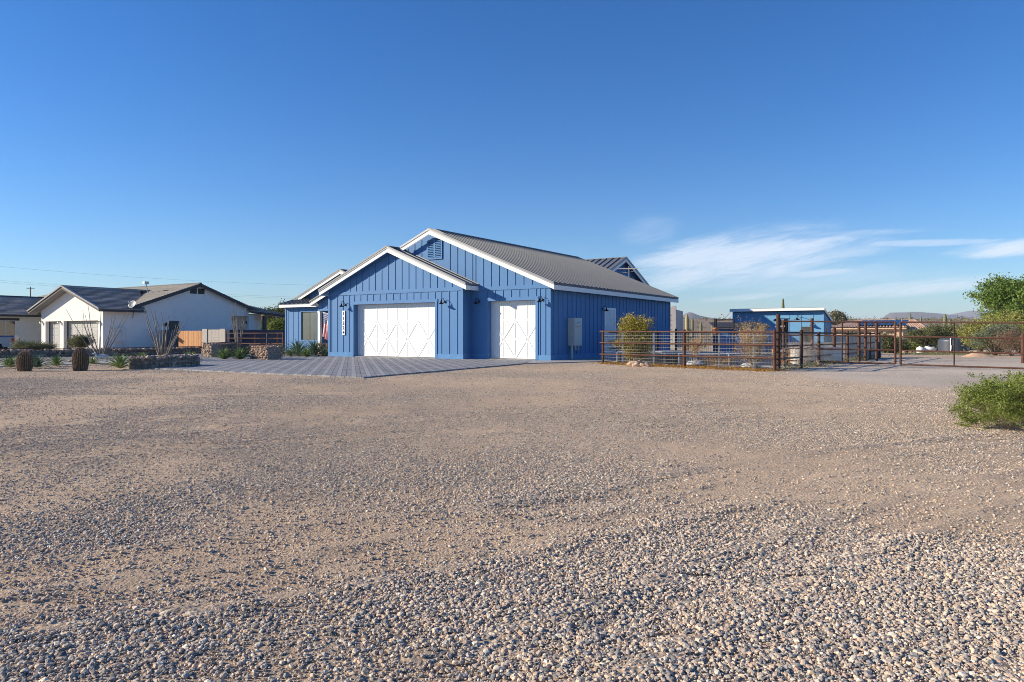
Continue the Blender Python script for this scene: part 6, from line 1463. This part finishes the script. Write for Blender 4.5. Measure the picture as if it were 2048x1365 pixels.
def tanks():
    p = zg(1907, 62); p.z = -0.55; s = 62 / F; T = thing('water_tank', p, 0, 'big dark blue-grey water tank with a domed lid', 'water tank'); m = MB(); r = 27.5 * s; h = (706 - 679) * s; dm = (679 - 671.5) * s
    prof = [(0, 0), (r, 0)]; k = 0
    for i in range(13): prof.append((r * (1.0 if i % 2 else 0.985), h * i / 12))
    prof += [(r * 0.97, h + dm * 0.25), (r * 0.75, h + dm * 0.62), (r * 0.4, h + dm * 0.9), (r * 0.22, h + dm)]
    m.lathe(prof, (0, 0, 0), 40); m.build('tank', mat('tank_plastic', (0.045, 0.055, 0.075), 0.45, var=0.1), T); m = MB(); m.lathe([(r * 0.24, h + dm * 0.85), (r * 0.24, h + dm * 1.15), (0, h + dm * 1.2)], (0, 0, 0), 20); m.build('lid', M_black, T)
    m = MB(); x = -r * 0.68; y = -math.sqrt(r * r - x * x) - 0.04; m.tube([(x, y, 0), (x, y, h + dm * 0.7), (x * 0.5, y * 0.4, h + dm)], 0.035, 8); m.build('pipe', M_white, T)
    m = MB(); m.lathe([(0, 0), (0.05, 0), (0.06, 0.4), (0, 0.4)], (x, y - 0.08, h * 0.30), 8); m.build('float_gauge', M_white, T)
    for px, w, pt, lab in ((1840.5, 7.4, 692.5, 'tall narrow white propane drum left of the long white tank'),):
        Y = 55; s = Y / F; p = zg(px, Y); T = thing('white_drum', p, 0, lab, 'tank'); m = MB(); h = (705 - pt) * s; r = w * s; m.lathe([(0, 0), (r, 0.02), (r, h * 0.75), (r * 0.85, h * 0.93), (r * 0.4, h), (0, h)], (0, 0, 0), 20); m.build('drum', M_white, T); m = MB(); m.lathe([(0, h), (0.12, h), (0.12, h + 0.08), (0, h + 0.08)], (0, 0, 0), 8); m.build('valve_cap', M_galv, T)
    Y = 55; s = Y / F; p = zg(1859.5, Y); T = thing('propane_tank', p, R(-12), 'long white propane tank lying beside the white drum', 'tank'); r = 5.6 * s; L = 21 * s
    m = MB(); m.lathe([(0, 0), (r * .6, r * .15), (r, r * .6), (r, L - r * .6), (r * .6, L - r * .15), (0, L)], (-L / 2, 0, r + 0.12), 20, axis=(1, 0, 0)); m.build('tank', M_white, T)
    for x in (-L * .3, L * .3): m = MB(); m.box(x - 0.08, x + 0.08, -r * .7, r * .7, 0, r * 0.6); m.build('foot', M_conc, T)
    m = MB(); m.lathe([(0, 0), (0.18, 0), (0.18, 0.12), (0, 0.16)], (0, 0, 2 * r + 0.1), 10); m.build('valve_cap', M_black, T)
    # dirt mound
    p = zg(1955, 36); n = 26; mm = MB(); vs = []; nx = 40
    for j in range(14):
        for i in range(nx):
            a = 2 * math.pi * i / nx; t = j / 13; r_ = t * (0.80 + 0.10 * mn.noise(Vector((math.cos(a) * 1.5, math.sin(a) * 1.5, 3)))); z = 0.34 * (1 - t) ** 1.1 * (1 + 0.3 * mn.noise(Vector((math.cos(a) * t * 3, math.sin(a) * t * 3, 1)))); vs.append((r_ * math.cos(a), r_ * math.sin(a) * 0.8, z - 0.02))
    mm.add(vs, [(j * nx + i, j * nx + (i + 1) % nx, (j + 1) * nx + (i + 1) % nx, (j + 1) * nx + i) for j in range(13) for i in range(nx)], 0, True)
    tag(mm.build('dirt_mound', mat('dirt_heap', (0.50, 0.33, 0.21), 0.95, var=0.2, scale=5, bump=0.5, bscale=20), None, p), 'low mound of bare tan dirt right of the water tank', 'dirt mound')
    # border stones
    rg = random.Random(4); mb = MB()
    for k in range(110):
        px = 1800 + 175 * rg.random() if k < 85 else 1920 + 30 * rg.random(); q = zg(px, 56.5 + rg.gauss(0, 0.5)); mb.rock((q.x, q.y, q.z + 0.08), 0.13 * rg.uniform(.6, 1.4), rg.random() * .4, .75, rg)
    tag(mb.build('border_stones', M_rock), 'row of tan stones in front of the tanks', 'stones', kind='stuff')
tanks()

# ------------------------------------------------------------------ bushes and trees at the right
bush('creosote_bush', foot(2022, 864) + Vector((0.12, 0.15, 0)), 'bright green creosote bush at the right edge of the gravel yard', 'bush', (0.60, 0.60, 0.68), M_creo, 26, 0.5, 4, 8, 0.021, spread=0.55, up=0.10, tilt=1.3, r=0.007, cloud=0.020, seed=31, nsub=(2, 4), low=0.5)
bush('creosote_bush', at(2062, 8.6), 'second clump of green creosote cut off by the photo edge', 'bush', (0.55, 0.5, 0.72), M_creo, 16, 0.55, 4, 11, 0.022, spread=0.5, up=0.12, tilt=1.1, r=0.007, cloud=0.025, seed=33, low=0.5)
def tree(name, loc, label, H_, rad, m, trunk_h, seed, ntip=30, lsize=0.14, depth=4, stems=4, group=None, cloud=0.28, rz=None, up=0.08, spread=0.55):
    rg = random.Random(seed); T = thing(name, loc, 0, label, 'tree', group); br = MB(); tips = []
    br.tube([(0, 0, -0.2), (0.04, 0.02, trunk_h * 0.5), (0.0, 0.05, trunk_h)], [0.16, 0.13, 0.12], 10)
    for k in range(stems):
        a = 2 * math.pi * (k + rg.random() * .6) / stems; t = rg.uniform(0.4, 1.1); branchy(br, (0, 0.05, trunk_h * rg.uniform(0.7, 1)), (math.cos(a) * t, math.sin(a) * t, 1), 1.0, 0.08, depth, rg, tips, spread, up, 0.75, (2, 4))
    mx = max(abs(t.x) for t, _ in tips); my = max(abs(t.y) for t, _ in tips); mz = max(t.z for t, _ in tips); S = (rad / mx, rad / my, H_ / mz)
    br.v = [(v[0] * S[0], v[1] * S[1], v[2] * S[2]) for v in br.v]; br.build('trunk', M_bark, T); lf = MB()
    for t, d in tips:
        p = Vector((t.x * S[0], t.y * S[1], t.z * S[2])); base = rg.random()
        for k in range(ntip): c = p + Vector((rg.gauss(0, cloud), rg.gauss(0, cloud), rg.gauss(0, cloud * 0.55))); c.z = max(0.05, c.z); leaf(lf, c, lsize * rg.uniform(.6, 1.3), rg, max(0, min(1, base * .65 + rg.random() * .5 - .1)), 0.4)
    lf.build('crown', m, T); return T
tree('mesquite_tree', zg(2048, 50), 'big green mesquite tree rising at the right edge', 5.3, 3.7, M_mesq, 1.0, 5, ntip=26, lsize=0.20, depth=4, stems=9, cloud=0.30)
BU = [(1995, 47, (2.1, 1.6, 2.4), M_pverde, 'palo_verde', 'broad yellow-green palo verde below the mesquite tree', 41, 0.12),
      (2040, 45, (2.0, 1.6, 2.5), M_pverde, 'palo_verde', 'rightmost yellow-green palo verde at the photo edge', 43, 0.12),
      (1958, 52, (1.0, 1.0, 1.9), M_pverde, 'palo_verde', 'palo verde just right of the dark water tank', 44, 0.12),
      (1990, 40, (1.3, 1.0, 1.55), M_grey, 'grey_shrub', 'silvery grey-green shrub behind the right gate leaf', 45, 0.08),
      (2022, 38, (0.9, 0.9, 1.35), M_redtw, 'dry_shrub', 'reddish dry shrub next to the thick rusty end posts', 46, 0.05),
      (1872, 66, (2.6, 1.5, 2.5), M_olive, 'olive_shrub', 'dark olive shrub left of and behind the water tank', 47, 0.12),
      (1868, 67, (1.1, 1.0, 2.0), M_olive, 'olive_shrub', 'olive shrub in front of the tan house window', 48, 0.12),
      (1824, 68, (1.0, 0.8, 0.6), M_creo, 'green_shrub', 'low green shrub below the corner of the tan house', 49, 0.10),
      (1795, 60, (0.6, 0.6, 0.9), M_olive, 'olive_shrub', 'small olive shrub at the patio opening of the tan house', 50, 0.10),
      (1700, 60, (1.0, 0.8, 1.5), M_olive, 'green_shrub', 'green shrub top showing above the corrugated fence', 51, 0.10),
      (1770, 58, (0.7, 0.6, 1.3), M_olive, 'olive_shrub', 'dark shrub at the end of the corrugated fence', 52, 0.10),
      (1935, 66, (1.6, 1.2, 2.0), M_olive, 'olive_shrub', 'olive shrub behind the right side of the water tank', 53, 0.12)]
for px, Y, sz_, m, nm, lab, sd, ls in BU: bush(nm, zg(px, Y), lab, 'shrub', sz_, m, 14, 0.8, 3, 34 if m is not M_redtw else 5, ls, spread=0.5, up=0.15, tilt=0.9, r=0.03, cloud=0.22, seed=sd, stem_mat=M_bark)
# greenery between the two houses, with the far tan bungalow
def far_bungalow():
    S = Frame(505, 95, rot=-12); T = thing('tan_bungalow', S.o, S.rot, 'tan porch house glimpsed between the white and blue houses', 'house'); m = MB(); zt = S.z(0, 0, 633); zh = S.z(0, 0, 643); w = 9
    m.box(0, w, 0, 0.4, zh, zt)
    for px in (512, 521.5, 548, 575): x = S.lx(0, px); m.box(x - 0.18, x + 0.18, 0, 0.35, 0, zh)
    m.box(0, w, 3, 3.3, 0, zt); m.build('wall', M_tan, T); m = MB(); m.box(-0.3, w + .3, -0.4, 6, zt, zt + 0.25); m.build('roof', M_clay, T); m = MB(); m.box(2.2, 4.2, 2.95, 3.0, 0, 2.2); m.build('patio_door', M_glass, T)
far_bungalow()
for px, Y, s_, m, lab, sd in ((556, 75, (1.6, 1.2, 4.4), M_olive, 'tall olive tree-like shrub hugging the left edge of the blue house', 61), (562, 70, (1.3, 1.0, 2.6), M_creo, 'green shrub below the tall olive one beside the blue house', 62),
                              (545, 80, (1.5, 1.2, 3.4), M_olive, 'olive shrub in front of the right half of the far bungalow', 63), (514, 78, (1.2, 1.0, 1.9), M_creo, 'green shrub at the left corner of the far bungalow', 64), (550, 72, (1.2, 1, 1.5), M_creo, 'low bright shrub above the navy wall', 65)):
    bush('garden_shrub', at(px, Y), lab, 'shrub', s_, m, 12, 0.8, 3, 30, 0.16, spread=0.4, up=0.25, tilt=0.6, r=0.03, cloud=0.22, seed=sd, stem_mat=M_bark)
# adobe house behind the rear of the blue house
def adobe():
    p = at(1347.5, 60); T = thing('adobe_house', at(1338, 60), R(-20), 'pale adobe house corner with a curved parapet behind the blue house', 'house'); m = MB(); s = 60 / F; z = CH + (HZ - 616) * s; m.box(-6, 0.55, 0, 5, 0, z - 0.15)
    m.prism([(-0.55, 0, z - 0.15), (0.55, 0, z - 0.15), (0.55, 0, z + 0.16), (0.35, 0, z + 0.16), (0.1, 0, z), (-0.55, 0, z)], (0, 0.4, 0)); recalc(m.build('wall', mat('adobe', (0.45, 0.42, 0.40), 0.9), T)); m = MB()
    for k in range(7): m.box(-0.6, 0.2, -0.03, -0.001, 0.3 + 0.4 * k, 0.34 + 0.4 * k)
    m.build('wall_course', M_cmu, T)
adobe()

# ------------------------------------------------------------------ desert: saguaros, scrub, power line
def saguaro(px, Y, top, r, label, arms=(), seed=1, zbase=None, m=None):
    p = at(px, Y); p.z = hill_h(p.x, p.y) if Y > 160 else gz(p.x, p.y); h = CH + (HZ - top) / F * Y - p.z; T = thing('saguaro', p, 0, label, 'saguaro', 'saguaro cacti'); mb = MB()
    mb.tube([(0, 0, -0.2), (0, 0, h * 0.3), (0, 0, h * 0.85), (0, 0, h * 0.97), (0, 0, h)], [r * .85, r, r * .95, r * .6, r * .15], 12); mb.build('trunk', m or M_sag, T)
    for (s, z, hh) in arms:
        mb = MB(); mb.tube([(0, 0, h * z), (s * r * 2.2, 0, h * (z + 0.01)), (s * r * 2.9, 0, h * (z + .05)), (s * r * 2.9, 0, h * (z + hh)), (s * r * 2.9, 0, h * (z + hh + .03))], [r * .6, r * .6, r * .65, r * .55, r * .1], 10); mb.build('arm', m or M_sag, T)
M_palesag = mat('pale_saguaro', (0.34, 0.28, 0.15), 0.8, var=0.2, scale=4)
saguaro(1566, 75, 597, 0.16, 'saguaro tip rising above the blue shed roof', (), 1)
saguaro(1374, 70, 629, 0.21, 'thick pale saguaro trunk just right of the blue house', ((1, 0.35, 0.22),), 2, m=M_palesag)
for k, (px, Y, top, r, arms, lab) in enumerate([(1820.5, 180, 627, 0.28, (), 'thin saguaro standing before the middle of the mesa'), (1842, 170, 632, 0.2, (), 'thin saguaro above the right slope of the clay roof'), (1890, 130, 628, 0.32, (), 'tall saguaro above the dark water tank'),
                                             (1900, 120, 640, 0.3, ((1, 0.5, .2),), 'saguaro with one arm right of the tallest one above the tank'), (1402, 140, 645, 0.3, (), 'slim saguaro on the slope right of the pale one'), (1425, 190, 641, 0.3, ((1, .5, .2),), 'distant saguaro left of the blue shed'),
                                             (1385, 160, 636, 0.3, ((-1, .5, .2),), 'one-armed saguaro below the small peak')]): saguaro(px, Y, top, r, lab, arms, k)
def scrub():
    rg = random.Random(8)
    for nm, n, fn, lab in (('scrub', 2600, 0, 'olive desert scrub dotted over the hillside'),):
        mb = MB()
        for k in range(n):
            Y = rg.uniform(100, 345) if rg.random() < 0.75 else rg.uniform(250, 345); px = rg.uniform(1330, 2100) if rg.random() < 0.72 else rg.uniform(480, 600); x = (px - CX) / F * Y
            z = hill_h(x, Y) if Y > 152 else gz(x, Y); s = rg.uniform(0.35, 0.9) * (1.5 if rg.random() < .1 else 0.8); base = rg.random()
            for q in range(18): c = Vector((x + rg.gauss(0, s * .55), Y + rg.gauss(0, s * .5), z + abs(rg.gauss(0, s * .5)))); leaf(mb, c, s * .5, rg, max(0, min(1, base * .7 + rg.random() * .4 - .05)), .6)
        tag(mb.build(nm, M_scrub), lab, 'scrub', kind='stuff')
scrub()
bush('hill_tree', Vector((at(1672, 240).x, 240, hill_h(at(1672, 240).x, 240))), 'lone pale green tree on the ridge right of the blue shed', 'tree', (2.6, 2, 3.8), M_scrub, 12, 2.0, 3, 30, 0.6, spread=.5, r=.08, cloud=.7, seed=71, stem_mat=M_bark)
bush('hill_tree', Vector((at(533, 200).x, 200, hill_h(at(533, 200).x, 200))), 'dark tree on the ridge between the two houses', 'tree', (2.4, 2, 3.6), M_olive, 12, 2.0, 3, 30, 0.5, spread=.5, r=.08, cloud=.6, seed=72, stem_mat=M_bark)
def yard_weeds():
    rg = random.Random(12); mb = MB()
    for k in range(900):
        px = rg.uniform(1795, 1990); Y = rg.uniform(42, 56); p = zg(px, Y)
        if mn.noise(Vector((p.x * .5, p.y * .5, 0))) < 0.02: continue
        for q in range(9): leaf(mb, (p.x + rg.gauss(0, .1), p.y + rg.gauss(0, .1), p.z + rg.random() * .08), .09, rg, rg.random(), .3)
    for k in range(260):
        t = rg.random(); p = BACK[0].lerp(BACK[-1], t) + Vector((rg.gauss(-0.1, .25), 0, 0))
        for q in range(12): leaf(mb, (p.x + rg.gauss(0, .06), p.y + rg.gauss(0, .06), rg.random() * .16), .06, rg, rg.random(), .3)
    tag(mb.build('weeds', M_olive), 'thin weeds on the bare ground beyond the gates', 'weeds', kind='stuff')
yard_weeds()
def power():
    T = thing('power_line', at(61, 170), 0, 'distant power pole with a crossarm above the white house roofs, and its sagging wires', 'power pole'); s = 170 / F; h = CH + (HZ - 574) * s; o = at(61, 170)
    m = MB(); m.tube([(0, 0, 0), (0, 0, h)], [0.16, 0.11], 8); m.build('pole', M_bark, T); m = MB(); z = CH + (HZ - 577) * s; m.bar((-0.9, 0, z), (0.9, 0, z), 0.14, 0.14); m.build('crossarm', M_bark, T)
    def wire(p, q, sag, r):
        p = Vector(p) - o; q = Vector(q) - o; m = MB(); m.tube([p.lerp(q, k / 16) - Vector((0, 0, sag * 4 * (k / 16) * (1 - k / 16))) for k in range(17)], r, 4, cap=False); m.build('wire', M_black, T)
    def P(px, py, Y): return at(px, Y, CH + (HZ - py) / F * Y)
    wire(P(-200, 513, 120), P(900, 572, 150), 1.6, 0.010); wire(P(-200, 548, 120), P(900, 602, 150), 1.2, 0.009); wire(P(-200, 544, 120), P(900, 599, 150), 1.2, 0.009)
power()
# swinging wire from the shed corner
def shed_wire():
    a = at(1463, 46, CH + (HZ - 622) / F * 46); b = at(1425, 40, CH + (HZ - 640) / F * 40); m = MB(); m.tube([a.lerp(b, k / 8) - Vector((0, 0, 0.25 * math.sin(math.pi * k / 8))) - a for k in range(9)], 0.012, 4, cap=False); tag(m.build('service_wire', M_black, None, a), 'thin wire sagging from the left corner of the blue shed', 'wire')
shed_wire()
# ------------------------------------------------------------------ air: distant things fade a little
def haze():
    m = MB(); m.box(-6500, 9000, -160, 9700, -8, 200); o = m.build('haze', bpy.data.materials.new('haze_air')); mt = o.data.materials[0]; mt.use_nodes = True; nt = mt.node_tree; nt.nodes.clear()
    out = nt.nodes.new('ShaderNodeOutputMaterial'); pv = nt.nodes.new('ShaderNodeVolumePrincipled'); pv.inputs['Density'].default_value = 0.00013; pv.inputs['Color'].default_value = (0.80, 0.88, 1.0, 1)
    nt.links.new(pv.outputs[0], out.inputs['Volume']); tag(o, 'thin blue air over the distance', kind='stuff')
haze()
